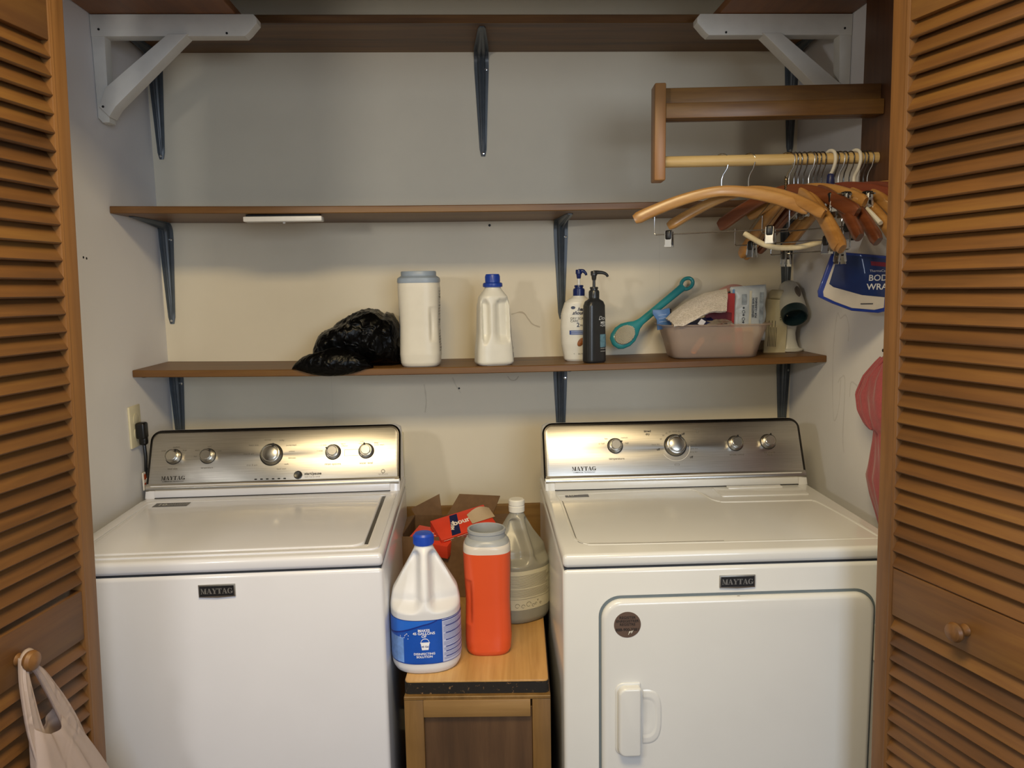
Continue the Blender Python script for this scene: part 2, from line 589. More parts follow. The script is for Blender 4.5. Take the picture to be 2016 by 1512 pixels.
streak(WB, [(-.35, -.0006, 1.17), (-.345, -.0006, 1.12), (-.35, -.0006, 1.08)], .006, STAING)
streak(WB, [(-.26, -.0006, 1.19), (-.25, -.0006, 1.165), (-.235, -.0006, 1.14)], .005, STAING)
streak(WB, [(-.64, -.0006, 1.24), (-.64, -.0006, 1.0)], .0012, STAING)
streak(WB, [(.40, -.0006, 1.68), (.40, -.0006, 1.26)], .0015, STAING)
XW = XR-.0006
streak(WR, [(XW, -.30, 1.15), (XW, -.295, 1.28), (XW, -.31, 1.38), (XW, -.33, 1.37), (XW, -.36, 1.38), (XW, -.38, 1.35), (XW, -.38, 1.31)], .006, STAING, 'X')
streak(WR, [(XW, -.33, 1.19), (XW, -.345, 1.205), (XW, -.37, 1.2), (XW, -.37, 1.05), (XW, -.38, 1.0)], .006, STAING, 'X')
streak(WR, [(XW, -.40, 1.16), (XW, -.405, 1.2), (XW, -.44, 1.195), (XW, -.47, 1.19)], .006, STAING, 'X')
streak(WR, [(XW, -.30, 1.15), (XW, -.315, 1.08), (XW, -.34, 1.12), (XW, -.345, 1.2)], .005, STAING, 'X')
def dot(parent, p, r, axis):
    b = BM()
    M = T(*p) @ (RX(PI/2) if axis == 'Y' else RY(-PI/2))
    lathe(b, [(r*.3, -.001), (r, -.0005), (r, .0006), (r*.6, .001)], 10, M)
    obj('nail_hole', b, M_DARK, parent)
dot(WB, (-.133, -.0005, 1.662), .004, 'Y')
dot(WB, (-.24, -.0005, 1.155), .003, 'Y')
dot(WL, (XL+.0005, -.47, 1.562), .003, 'X')
dot(WL, (XL+.0005, -.455, 1.56), .003, 'X')
dot(WR, (XR-.0005, -.56, 1.30), .004, 'X')

# ================================================================== SHELVES
XM = (XL+XR)/2
def sag(x, d=.0105):
    return -d*max(0, 1-((x-XM)/((XR-XL)/2))**2)
def shelf(label, x0, x1, y0, z0, z1, d=0):
    b = BM()
    n = 48
    rings(b, [[(x0+(x1-x0)*i/n, y, z+sag(x0+(x1-x0)*i/n, d)) for y, z in ((y0+.002, z0), (y0, z0+.002), (y0, z1-.002), (y0+.002, z1), (-.0005, z1), (-.0005, z0))] for i in range(n+1)])
    return tag(obj('wall_shelf', b, M_SHELF), label, 'shelf', 'wooden wall shelves')
shelf('topmost brown wooden shelf across the back wall between two side boards', XL+.002, XR-.002, -.261, 2.1745, 2.196)
shelf('empty middle brown wooden shelf with a white light bar under it', XL+.002, XR-.002, -.3125, 1.682, 1.701, .008)
shelf('lowest brown wooden shelf carrying the bottles and the plastic basket', XL+.002, XR-.002, -.2564, 1.2405, 1.2601, .0105)
for s, x0, x1 in ((-1, XL+.002, -.775), (1, .472, XR-.002)):
    b = BM(); box(b, x0, x1, -.975, -.264, 2.1725, 2.192, .0025, 2)
    tag(obj('side_shelf', b, M_SHELFY), 'wooden board resting on the white bracket high on the %s' % ('left' if s < 0 else 'right'), 'shelf', 'side boards at the ceiling')

# white painted wooden brackets
def wood_bracket(s):
    t = thing('wooden_bracket', 'white painted wooden angle bracket on the %s' % ('left wall' if s < 0 else 'right wall above the hanging rail'), 'bracket', (XL if s < 0 else XR, -.30, 1.9), group='white wooden brackets')
    def X(u): return u*(-s)
    yf, yb = -.036, -.002
    M = T(0, yb, 0) @ RX(PI/2)
    def pr(pts, z1, name):
        b = BM()
        P = [(X(x), z) for x, z in pts]
        if s > 0: P = P[::-1]
        prism(b, P, 0, z1, .0025, 2, M)
        return obj(name, b, M_WHITEP, t)
    pr([(.001, .218), (.385, .218), (.395, .226), (.417, .250), (.417, .262), (.409, .272), (.001, .272)], .036, 'arm')
    pr([(.001, .02), (.012, .008), (.03, .008), (.034, .22), (.001, .22)], .034, 'post')
    pr([(.010, .045), (.034, .020), (.052, .045), (.245, .222), (.195, .222), (.030, .092)], .044, 'brace')
    for (x, z, d) in ((.022, .235, .036), (.021, .045, .044), (.34, .225, .036)):
        b = BM(); lathe(b, [(.003, 0), (.003, .0012)], 10, T(X(x), yb-d, z) @ RX(PI/2))
        obj('nail_hole', b, M_DARK, t)
    return t
wood_bracket(-1); wood_bracket(1)

# stamped steel shelf brackets
def bracket_mesh(hv=.305, hh=.235):
    path = []
    rc = .03
    nV = 14
    for i in range(nV+1):
        path.append((0, -hv+(hv-rc)*i/nV, 0))
    for i in range(1, 6):
        a = i/6*PI/2
        path.append((rc-rc*math.cos(a), -rc+rc*math.sin(a), 0))
    for i in range(nV+1):
        path.append((rc+(hh-rc)*i/nV, 0, 0))
    bm = BM()
    out = []
    n = len(path)
    for i, (d, z, _) in enumerate(path):
        p0 = path[max(i-1, 0)]; p1 = path[min(i+1, n-1)]
        dx, dz = p1[0]-p0[0], p1[1]-p0[1]
        L = math.hypot(dx, dz); dx /= L; dz /= L
        nx, nz = dz, -dx            # towards the inside of the corner
        if i <= nV: f = i/nV
        elif i >= n-nV-1: f = (n-1-i)/nV
        else: f = 1
        wv = .0095+.0125*min(1, f*1.05)
        if f == 0: wv = .006
        h = .0015+.016*f**1.1
        ridge = [(-1, 0), (-1, .0022), (-.55, .003), (-.42, h*.8+.002), (-.16, h+.002), (0, h*.82+.002), (.16, h+.002), (.42, h*.8+.002), (.55, .003), (1, .0022), (1, 0)]
        r = []
        for u, v in ridge:
            r.append((u*wv, -(d+nx*v), z+nz*v))
        out.append(r)
    return rings(bm, out)
def screw_bm(y=-.0035, z=0):
    b = BM()
    lathe(b, [(.0, 0), (.0042, 0), (.0038, .0016), (.0, .0022)], 12, T(0, y, z) @ RX(PI/2), cap=False)
    return b
brk0 = thing('shelf_bracket', '', 'bracket')
obj('bracket_body', bracket_mesh(), M_BRACKET, brk0, 25)
obj('screw', screw_bm(-.0055, -.296), M_CHROME, brk0)
o = obj('screw', screw_bm(-.003, -.05), M_CHROME, brk0); o.location.x = .0150
def dup(root, loc, rotz=None, label=None):
    r = root.copy(); COL.objects.link(r); r.location = loc
    if rotz is not None: r.rotation_euler = (0, 0, rotz)
    if label: r['label'] = label
    for ch in list(root.children):
        c = ch.copy(); COL.objects.link(c); c.parent = r
        for g in ch.children:
            d = g.copy(); COL.objects.link(d); d.parent = c
    return r
BR = [(-1.113, 2.174, 'blue-grey steel shelf bracket partly behind the left white bracket'),
      (-.148, 2.174, 'blue-grey steel shelf bracket in the middle under the topmost shelf'),
      (.806, 2.174, 'blue-grey steel shelf bracket behind the right white bracket and rail'),
      (-1.117, 1.6815, 'blue-grey steel shelf bracket at the left end under the middle shelf'),
      (.088, 1.6740, 'blue-grey steel shelf bracket behind the shampoo bottle under the middle shelf'),
      (.806, 1.6815, 'blue-grey steel shelf bracket under the middle shelf hidden behind the hangers'),
      (-1.117, 1.24, 'blue-grey steel shelf bracket under the lowest shelf above the washer console'),
      (.083, 1.2300, 'blue-grey steel shelf bracket above the left end of the dryer console'),
      (.806, 1.24, 'blue-grey steel shelf bracket above the right end of the dryer console')]
for i, (x, z, lb) in enumerate(BR):
    o = brk0 if i == 0 else dup(brk0, (0, 0, 0))
    o.location = (x, -.0008, z)
    tag(o, lb, 'bracket', 'steel shelf brackets')

# white light bar under the middle shelf
t = thing('light_bar', 'slim white battery light bar stuck under the middle shelf', 'light', (-.693, -.285, 1.682+sag(-.693, .008)))
b = BM(); box(b, -.104, .104, -.018, .018, -.020, -.006, .003, 2); obj('bar_body', b, plain('D8D8D6', .35), t)
b = BM(); box(b, -.098, .098, -.012, .014, -.006, -.0005, .001, 1); obj('mounting_strip', b, M_DARK, t)
b = BM(); lathe(b, [(.004, 0), (.004, .003), (.002, .005)], 12, T(.0, 0, -.020) @ RX(PI)); obj('switch', b, M_WHITEP, t)

# outlet, plug and cord on the left wall
t = thing('wall_outlet', 'cream wall outlet plate on the left wall behind the washer', 'outlet', (XL, -.270, 1.105))
b = BM(); box(b, 0, .006, -.034, .034, -.058, .058, .002, 2); obj('outlet_plate', b, plain('D9D2B4', .4), t)
for dz in (.02, -.02):
    b = BM(); lathe(b, [(.0165, 0), (.0165, .0075), (.015, .0082)], 24, T(0, 0, dz) @ RY(PI/2)); obj('socket', b, plain('CFC8AA', .4), t)
t = thing('power_cord', 'black washer power cord plugged into the cream outlet', 'cord', (XL, -.270, 1.10))
b = BM()
box(b, .008, .034, -.016, .014, -.03, .016, .006, 3)
box(b, .014, .034, -.012, .010, -.048, -.02, .006, 3)
obj('plug', b, M_BLACKP, t)
b = BM(); tube(b, smooth_path([(.024, -.001, -.04), (.026, -.002, -.08), (.022, .004, -.13), (.024, .015, -.18), (.03, .02, -.30), (.03, .03, -.5)]), .0048, 8)
obj('cord', b, M_BLACKP, t)
b = BM(); box(b, .018, .0215, -.016, .016, -.175, -.125, .0006, 1); box(b, .028, .031, -.014, .018, -.19, -.14, .0006, 1)
obj('paper_tag', b, plain('E8E4DA', .6), t)
b = BM(); box(b, .0216, .0222, -.012, .010, -.145, -.130); box(b, .0216, .0222, -.012, .004, -.16, -.155)
obj('tag_print', b, plain('B8522A', .6), t)

# ================================================================== BIFOLD DOORS
def louvres(z0, z1, s0, s1, sgn):
    """slats running along local Y between s0,s1; room side at sgn*x lower"""
    bm = BM()
    z = z1-.012
    while z > z0+.012:
        M = T(0, 0, z) @ RY(sgn*R(57))
        box(bm, -.0215, .0215, -s1, -s0, -.0040, .0040, .0028, 2, M)
        z -= .0312
    return bm
def leaf(root, sgn, width=.445, name='panel'):
    """leaf in local YZ plane, from y=0 (track side) to y=-width; thickness along x, room face at sgn*x"""
    th = .014
    st = .040
    rails = [(1.905 if sgn > 0 else 1.925, 2.035), (.832, .926), (.02, .16)]
    b = BM()
    box(b, -th, th, -st, 0, .02, 2.035, .003, 2)
    for q in (-1, 1):
        box(b, q*(th-.001)-.0015, q*(th-.001)+.0015, -st+.004, -st+.009, .03, 2.03, .001, 2)
    obj('stile', b, M_DOORV, root)
    b = BM(); box(b, -th, th, -width, -width+st, .02, 2.035, .003, 2); obj('stile', b, M_DOORV, root)
    for z0, z1 in rails:
        b = BM(); box(b, -th+.0015, th-.0015, -width+st, -st, z0, z1, .002, 2); obj('rail', b, M_DOORH, root)
    obj('louvers', louvres(rails[1][1], rails[0][0], st-.002, width-st+.002, sgn), M_DOORH, root)
    obj('louvers', louvres(rails[2][1], rails[1][0], st-.002, width-st+.002, sgn), M_DOORH, root)

def door(n, x0, y0, az, lean, sgn, jamb):
    t = bpy.data.objects.new('door_%d' % n, None); COL.objects.link(t)
    t['kind'] = 'structure'
    t.location = (x0, y0, 0)
    t.rotation_euler = (0, lean, 0)
    # az: azimuth of the leaf from +Y towards +X (near end goes the other way)
    A = bpy.data.objects.new('leading_leaf', None); COL.objects.link(A); A.parent = t
    A.rotation_euler = (0, 0, -az)
    leaf(A, sgn)
    L = .445
    nx, ny = -L*math.sin(az), -L*math.cos(az)
    # second leaf folded behind, hinged at the near end
    B = bpy.data.objects.new('folded_leaf', None); COL.objects.link(B); B.parent = t
    off = -sgn*.034
    B.location = (nx+off, ny, 0)
    B.rotation_euler = (0, 0, PI-jamb)
    leaf(B, -sgn)
    # knob
    s = .203
    M = T(sgn*.0135, -s, .872) @ RY(sgn*PI/2)
    b = BM(); lathe(b, [(.0, 0), (.011, .0), (.0085, .006), (.009, .012), (.0155, .018), (.0175, .024), (.015, .030), (.008, .0335), (0, .0345)], 28, M, cap=False)
    obj('knob', b, M_DOORV, A)
    return t
D1 = door(1, -.961, -.972, R(9.9), R(1.7), 1, R(-10.5))
D2 = door(2, .622, -1.0, R(-15.5), R(-.9), -1, R(18))

# ================================================================== WASHER AND DRYER
def console(root, W, label_r):
    """control console, face plane through (b=.5255,z=.948) and (.588,1.082)"""
    b0, z0, b1, z1 = .5255, .948, .588, 1.082
    L = math.hypot(b1-b0, z1-z0)
    ang = math.atan2(z1-z0, b1-b0)
    M = T(0, b0, z0) @ RX(ang)          # local x = across, local y = up the face, local z = out towards viewer? 
    return M, L
def machine(kind):
    W = .6985 if kind == 'washer' else .737
    if kind == 'washer':
        t = thing('washing_machine', 'white top-loading washing machine with a steel control console', 'washing machine', (-.3934, -.8323, 0), (0, 0, .0144))
        x0, x1 = -W, 0
        EN = M_ENAMEL
    else:
        t = thing('clothes_dryer', 'white front-loading clothes dryer with a steel control console', 'dryer', (-.0126, -.8805, 0), (0, 0, -.0131))
        x0, x1 = 0, W
        EN = M_ENAMELW
    # cabinet
    b = BM(); box(b, x0, x1, 0, .68, .03, .8815, .010, 3)
    obj('cabinet', b, EN, t)
    b = BM(); box(b, x0+.004, x1-.004, .006, .675, .875, .892); obj('seam', b, plain('33363A', .6), t)
    # top deck with rounded front edge
    b = BM(); box(b, x0, x1, -.003, .68, .8855, .915, .010, 4)
    obj('top_deck', b, EN, t)
    # console: side profile extruded
    prof = [(.505, .915), (.512, .948), (.5255, .950), (.580, 1.070), (.5905, 1.080), (.605, 1.0835), (.64, 1.08), (.665, 1.05), (.675, .915)]
    b = BM()
    rs = []
    for u, sc, dz in ((x0+.004, .0, .0), (x0+.006, .9, .0), (x0+.02, 1, 0), (x1-.02, 1, 0), (x1-.006, .9, 0), (x1-.004, .0, 0)):
        k = 1 if sc == 1 else (.965 if sc else .93)
        rs.append([(u, .59+(y-.59)*(k if z > .93 else 1), .915+(z-.915)*(k if z > .93 else 1)) for y, z in prof])
    rings(b, rs)
    obj('console_housing', b, EN, t, 40)
    # white base strip under the steel with a line
    b = BM(); box(b, x0+.03, x1-.03, .5035, .53, .9165, .936, .002, 2); obj('console_base', b, EN, t)
    b = BM(); box(b, x0+.03, x1-.03, .5025, .53, .9140, .9168); obj('base_gap', b, M_DARK, t)
    # face frame
    ang = math.atan2(1.082-.948, .588-.5255)
    F = T(0, .5255, .948) @ RX(ang)     # x across, y up the face, z = out of the face (towards -Y)
    L = .1479
    b = BM()
    prism(b, rrect(x0+.002, x1-.002, -.018, L+.006, (.016, .016, .03, .03), 8), -.012, .007, .006, 4, F)
    obj('console_bezel', b, M_RIM, t)
    b = BM()
    prism(b, rrect(x0+.010, x1-.010, -.016, L-.004, (.010, .010, .020, .020), 8), .0, .0085, .0015, 2, F)
    obj('control_panel', b, M_STEEL, t)
    b = BM()   # curved lower lip
    rs = []
    for u in (x0+.006, x1-.006):
        rs.append([F @ Vector((u, yy, zz)) for yy, zz in ((-.020, .002), (-.019, .009), (-.014, .0125), (-.006, .0115), (.001, .0088), (.001, .002))])
    rings(b, rs)
    obj('panel_lip', b, M_STEEL, t, 50)
    return t, F, x0, x1, EN

def knob(root, F, x, y, r, dot_ang):
    k = lambda s_: r/.018*s_
    M = F @ T(x, y, .0085)
    b = BM()
    lathe(b, [(r*1.02, 0), (r*1.05, .002), (r*.98, .006), (r*.92, .016), (r*.90, .018), (r*.84, .0185), (r*.80, .0165), (r*.72, .0165), (r*.70, .0205), (r*.62, .0215), (0, .0215)], 48, M, cap=False)
    o = obj('control_knob', b, M_KNOB, root, 30)
    b = BM()
    lathe(b, [(r*1.12, 0), (r*1.12, .0012), (r*1.0, .0016)], 40, M)
    obj('knob_ring', b, M_DARK, o)
    b = BM()
    box(b, -.0018*r/.018, .0018*r/.018, r*.66, r*1.02, .0165, .0205, .0005, 1, M @ RZ(dot_ang))
    obj('pointer', b, M_DARK, o)
    return o

def ticks(bm, pm, cx, cy, r, words, size):
    for a, wd, al in words:
        a_ = R(a)
        letters(bm, wd, size, pm, cx=cx+r*math.sin(a_), cy=cy+r*math.cos(a_)*.92, align=al)

# ---- washer
WSH, F, x0, x1, EN = machine('washer')
pm = plane_map(F @ T(0, 0, .0086))
for x, y, r, a in ((-.627, .076, .0215, -35), (-.534, .075, .0215, -38), (-.360, .074, .031, -18), (-.1896, .076, .0215, 62), (-.0974, .0765, .0215, 12)):
    knob(WSH, F, x, y, r*.92, R(a))
b = BM(); lathe(b, [(.0115, 0), (.0115, .003), (.0095, .004), (.006, .0032), (0, .003)], 28, F @ T(-.284, .0135, .0085), cap=False); obj('start_button', b, plain('3E3E3C', .3, metal=.6), WSH)
b = BM()
for i in range(6):
    x = -.3994+i*.0158
    prism(b, rrect(x-.0035, x+.0035, .0035, .0070, .001, 3), .0085, .0092, 0, 1, F)
obj('indicator_lights', b, M_DARK, WSH)
b = BM()
serif(b, 'MAYTAG', .011, pm, -.623, .016)
letters(b, 'COMMERCIAL TECHNOLOGY', .0044, pm, cx=-.623, cy=.0065, bold=.01)
obj('brand_lettering', b, M_INK, WSH)
b = BM()
letters(b, 'start/pause', .0105, pm, cx=-.267, cy=.0165, align='LEFT', bold=.03)
letters(b, 'hold 3 sec to cancel', .0052, pm, cx=-.266, cy=.0075, align='LEFT')
obj('start_lettering', b, M_INK, WSH)
def words(root, *items):
    """one group of printed words as a part"""
    b = BM()
    for it in items:
        if isinstance(it, tuple): letters(b, it[0], it[1], pm, cx=it[2], cy=it[3], bold=.015)
        else: it(b)
    return obj('dial_lettering', b, M_INKF, root)
words(WSH, ('load size', .0075, -.627, .042), lambda b: ticks(b, pm, -.627, .076, .030, [(-50, 'small', 'RIGHT'), (10, 'medium', 'CENTER'), (50, 'large', 'LEFT')], .0058))
words(WSH, ('temperature', .0065, -.534, .042), lambda b: ticks(b, pm, -.534, .075, .030, [(-90, 'hot', 'RIGHT'), (-50, 'warm', 'RIGHT'), (5, 'cool', 'CENTER'), (60, 'cold', 'LEFT')], .0058))
words(WSH, lambda b: ticks(b, pm, -.360, .074, .048, [(-50, 'heavy duty', 'RIGHT'), (-15, 'normal', 'CENTER'), (25, 'bulky', 'LEFT'), (55, 'powerwash', 'LEFT'), (80, 'whites', 'LEFT'), (105, 'delicates', 'LEFT'), (130, 'soak', 'LEFT'), (-85, 'rinse & spin', 'RIGHT'), (-130, 'drain & spin', 'RIGHT'), (160, 'hand wash', 'LEFT')], .0062))
words(WSH, ('rinse options', .0085, -.1896, .042), lambda b: ticks(b, pm, -.1896, .076, .030, [(-80, '1 rinse', 'RIGHT'), (-40, '2 rinse', 'RIGHT'), (45, 'fabric\nsoftener', 'LEFT')], .0058))
words(WSH, ('water level', .0085, -.0974, .042), lambda b: ticks(b, pm, -.0974, .0765, .030, [(-25, 'auto\nsensing', 'CENTER'), (45, 'deep\nwater wash', 'LEFT')], .0062))
b = BM(); letters(b, 'high efficiency', .0048, pm, cx=-.05, cy=.009)
lathe(b, [(.0055, 0), (.0055, .0004), (.0040, .0004), (.0040, 0)], 20, F @ T(-.05, .017, .0087), cap=False)
obj('efficiency_mark', b, M_INKF, WSH)
# outline box round the softener words
b = BM()
frame2(b, rrect(-.158, -.118, .064, .082, .001, 2), rrect(-.1572, -.1188, .0648, .0812, .001, 2), .0086, .0089, F)
obj('panel_outline', b, plain('A8603E', .6), WSH)

# lid on the deck
TOP = T(0, 0, .915)
b = BM()
prism(b, rrect(-.656, -.046, .046, .447, (.03, .03, .008, .008), 8), -.002, .0042, .0036, 4, TOP)
obj('lid', b, EN, WSH)
b = BM()   # deck rim around the lid
frame2(b, rrect(-.690, -.010, .022, .485, .02, 6), rrect(-.664, -.036, .038, .455, .014, 6), -.001, .0030, TOP)
bmesh.ops.bevel(b, geom=b.edges[:], offset=.0012, segments=2, profile=.5, affect='EDGES')
obj('deck_rim', b, EN, WSH)
b = BM(); box(b, -.0455, -.0375, .06, .45, .9150, .9156); obj('lid_gap', b, plain('3C3C3E', .4), WSH)
b = BM(); prism(b, rrect(-.637, -.549, .405, .440, .001, 2), .0042, .0046, 0, 1, TOP); st = obj('top_sticker', b, plain('55565C', .4), WSH)
b = BM(); letters(b, '10', .024, plane_map(TOP, .0049), cx=-.617, cy=.423, bold=.03); letters(b, 'YEAR LIMITED', .009, plane_map(TOP, .0049), cx=-.576, cy=.428); letters(b, 'PARTS WARRANTY', .0075, plane_map(TOP, .0049), cx=-.576, cy=.416)
obj('sticker_print', b, plain('B8B8B6', .4), st)

def badge(root, xc, zc):
    G = T(xc, -.0005, zc) @ RX(PI/2)
    b = BM(); prism(b, [(-.038, -.0135), (0, -.0155), (.038, -.0135), (.038, .0135), (-.038, .0135)], 0, .0035, .001, 2, G); p = obj('badge', b, plain('A8A6A0', .3, metal=.9), root)
    b = BM(); prism(b, [(-.0355, -.011), (0, -.0112), (.0355, -.011), (.0355, .011), (-.0355, .011)], .0035, .0039, 0, 1, G); obj('badge_face', b, plain('15161A', .4), p)
    b = BM(); serif(b, 'MAYTAG', .0118, plane_map(G, .0043), 0, 0, .03); obj('badge_lettering', b, plain('9A9A98', .35, metal=.7), p)
badge(WSH, -.349, .847)

# ---- dryer
DRY, F, x0, x1, EN = machine('dryer')
pm = plane_map(F @ T(0, 0, .0086))
for x, y, r, a in ((.204, .0825, .0215, -62), (.3734, .080, .031, -28), (.544, .0815, .0215, -10), (.6371, .084, .0215, -12)):
    knob(DRY, F, x, y, r*.92, R(a))
b = BM()
serif(b, 'MAYTAG', .0115, pm, .113, .020)
letters(b, 'COMMERCIAL TECHNOLOGY', .0046, pm, cx=.113, cy=.0095, bold=.01)
obj('brand_lettering', b, M_INK, DRY)
b = BM()
letters(b, 'timed\ndry', .0085, pm, cx=.298, cy=.118, bold=.03)
letters(b, 'off', .0085, pm, cx=.3734-.049, cy=.069, bold=.03)
letters(b, 'off', .0085, pm, cx=.3734+.042, cy=.045, bold=.03)
letters(b, 'off', .0085, pm, cx=.3734+.025, cy=.112, bold=.03)
obj('timer_lettering', b, M_INK, DRY)
words(DRY, ('temperature', .0085, .206, .046), lambda b: ticks(b, pm, .204, .0825, .030, [(-75, 'air fluff', 'RIGHT'), (-40, 'low', 'RIGHT'), (35, 'medium', 'LEFT'), (75, 'high', 'LEFT')], .0062))
words(DRY, ('sensor\ndry', .0075, .440, .122), lambda b: ticks(b, pm, .3734, .080, .044, [(-85, 'heavy dry', 'RIGHT'), (-62, '60', 'CENTER'), (-45, '50', 'CENTER'), (-30, '40', 'CENTER'), (-16, '20', 'CENTER'), (8, 'touch up', 'CENTER'), (75, 'cool', 'LEFT'), (90, 'less dry', 'LEFT'), (105, 'very dry', 'LEFT'), (120, 'damp dry', 'LEFT')], .0058))
words(DRY, ('wrinkle control', .0065, .544, .049))
words(DRY, ('end of cycle\nsignal', .0065, .637, .050))
b = BM(); frame2(b, rrect(.3734-.007, .3734+.007, .0225, .027, .001, 2), rrect(.3734-.0063, .3734+.0063, .0232, .0263, .001, 2), .0086, .0089, F)
obj('dial_mark', b, M_INKF, DRY)
b = BM()
arc = [F @ Vector((.3734+.0405*math.cos(R(a)), .076+.0405*math.sin(R(a)), .0087)) for a in range(-150, 5, 8)]
tube(b, arc, .0006, 5)
obj('dial_scale', b, plain('E8E4DA', .4), DRY)
# raised contour beads on the top
def bead(root, pts, r, name='top_ridge', flat=.45, closed=False):
    b = BM()
    tube(b, smooth_path([(x, y, 0) for x, y in pts], 6), r, 8, Matrix.Diagonal((1, 1, flat, 1)))
    for v in b.verts: v.co.z += .9148
    return obj(name, b, EN, root)
bead(DRY, [(.030, .455), (.20, .475), (.385, .482), (.405, .478), (.418, .45), (.430, .385), (.445, .362), (.47, .355), (.66, .352), (.682, .345), (.69, .32), (.700, .20), (.706, .06)], .0055)
bead(DRY, [(.030, .455), (.036, .40), (.036, .14), (.042, .09), (.06, .065), (.10, .058), (.40, .052), (.60, .050), (.706, .050)], .0035)
b = BM(); tube(b, [(.0405, y, .9152) for y in (.40, .3, .2, .12, .09)], .0009, 5); tube(b, smooth_path([(.0405, .09, .9152), (.047, .072, .9152), (.07, .066, .9152), (.2, .062, .9152), (.36, .060, .9152)]), .0007, 5)
obj('top_groove', b, plain('6A6864', .5), DRY)
b = BM(); prism(b, rrect(.462, .697, .403, .488, .006, 4), 0, .0022, .0015, 2, TOP); ln = obj('lint_lid', b, EN, DRY)
b = BM(); prism(b, rrect(.50, .65, .468, .490, .003, 4), .0022, .006, .0025, 3, TOP); obj('lint_lid_grip', b, EN, ln)
b = BM(); prism(b, rrect(.052, .115, .435, .463, .001, 2), .0, .0006, 0, 1, TOP); st = obj('top_sticker', b, plain('55565C', .4), DRY)
b = BM(); letters(b, '10', .020, plane_map(TOP, .0009), cx=.066, cy=.449, bold=.03); letters(b, 'YEAR LIMITED', .0072, plane_map(TOP, .0009), cx=.094, cy=.453)
obj('sticker_print', b, plain('B8B8B6', .4), st)
# door
FR = RX(PI/2)     # x across, y -> z up, z -> -Y
dr = bpy.data.objects.new('dryer_door', None); COL.objects.link(dr); dr.parent = DRY
b = BM(); prism(b, rrect(.0755, .6705, .125, .8225, .046, 10), 0, .0014, 0, 1, FR); obj('door_gap', b, M_GASKET, dr)
b = BM()
out = rrect(.0805, .6655, .130, .8165, .043, 10)
prism(b, out, .0005, .015, .011, 5, FR)
obj('door_panel', b, EN, dr)
# handle: raised grip and bowl beside it
rx, rz, ra, rb = .168, .5555, .040, .062
b = BM()
def bowl(u, v):
    a = -PI/2+u*PI
    ex = 2/3.2
    cx_ = rx+ra*v*math.copysign(abs(math.cos(a))**ex, math.cos(a)); cz_ = rz+rb*v*math.copysign(abs(math.sin(a))**ex, math.sin(a))
    return Vector((cx_, -.0155+.0002-(.0002) , cz_))
sheet(b, lambda u, v: Vector((bowl(u, .25+.75*v).x, -.0152-.0012*math.sin(v*PI)**2-(0.0016 if .62 < v < .95 else 0), bowl(u, .25+.75*v).z)), 40, 14)
obj('handle_recess', b, EN, dr, 60)
b = BM(); prism(b, rrect(.1135, .1615, .475, .630, (.016, .006, .006, .016), 6), .010, .034, .0055, 5, FR); obj('handle', b, EN, dr)
b = BM(); prism(b, rrect(.108, .1625, .470, .635, (.018, .004, .004, .018), 6), .010, .0175, .002, 3, FR); obj('handle_surround', b, EN, dr)
b = BM(); lathe(b, [(.0285, 0), (.0285, .0004)], 48, T(.134, -.0151, .764) @ FR); st = obj('round_sticker', b, plain('5C4A40', .45), dr)
b = BM(); pmS = plane_map(T(.134, -.0152, .764) @ FR, .0006)
for s_, y_, sz in (('REGISTER', .0155, .0082), ('ENREGISTRER', .0078, .0078), ('REGISTRE', .0005, .0078), ('888-900-3381', -.011, .0088)):
    letters(b, s_, sz, pmS, cy=y_, bold=.015)
obj('sticker_print', b, plain('14100E', .5), st)
b = BM(); tube(b, smooth_path([pmS(.002, -.022), pmS(.005, -.014), pmS(.003, -.019), pmS(.009, -.0135), pmS(.008, -.019), pmS(.012, -.0125)], 4), .0006, 5); obj('scratch_marks', b, M_WHITEP, st)
b = BM(); lathe(b, [(.0035, 0), (.0035, .0006)], 12, T(.3725, -.0062, .8145) @ FR @ Matrix.Diagonal((1.4, .7, 1, 1))); obj('chip_mark', b, plain('4A4640', .6), dr)
badge(DRY, .3705, .847)
b = BM(); box(b, .6705, .676, -.006, .002, .66, .74, .001, 1); obj('hinge', b, M_WHITEP, DRY)

# ================================================================== MIDDLE CABINET
CZ = .62
CAB = thing('cabinet', 'small worn wooden cabinet between the washer and the dryer', 'cabinet', (-.2, -.8345, 0), (0, 0, R(-3.2)))
b = BM(); prism(b, rrect(-.157, .158, .0, .60, (.010, .010, .004, .004), 4), CZ-.004, CZ, .0015, 2); obj('cabinet_top', b, M_PINE, CAB)
def speckle():
    m, nt, bs = nmat('worn_black_edge')
    n = N(nt, 'ShaderNodeTexNoise', Scale=95, Detail=6, Roughness=.7)
    nt.links.new(coords(nt, (1, 1, 1)), n.inputs['Vector'])
    nt.links.new(ramp(nt, n.outputs[0], [(.60, '15110E'), (.66, '8A6A48')]), bs.inputs['Base Color'])
    bs.inputs['Roughness'].default_value = .7
    return m
b = BM(); prism(b, rrect(-.158, .159, -.001, .60, (.010, .010, .004, .004), 4), CZ-.030, CZ-.0042); obj('top_edge_band', b, speckle(), CAB)
b = BM(); box(b, -.158, .162, .004, .60, .0, CZ-.031, .002, 1); obj('cabinet_body', b, M_CABP, CAB)
for a_, c_ in ((-.158, -.116), (.122, .162)):
    b = BM(); box(b, a_, c_, -.012, .004, .02, CZ-.0385, .0015, 2); obj('stile', b, M_CAB, CAB)
b = BM(); box(b, -.116, .118, -.014, .004, CZ-.078, CZ-.038, .0015, 2); obj('rail', b, M_CABR, CAB)
b = BM(); box(b, -.116, .122, -.010, .004, .02, .07, .0015, 2); obj('rail', b, M_CABR, CAB)
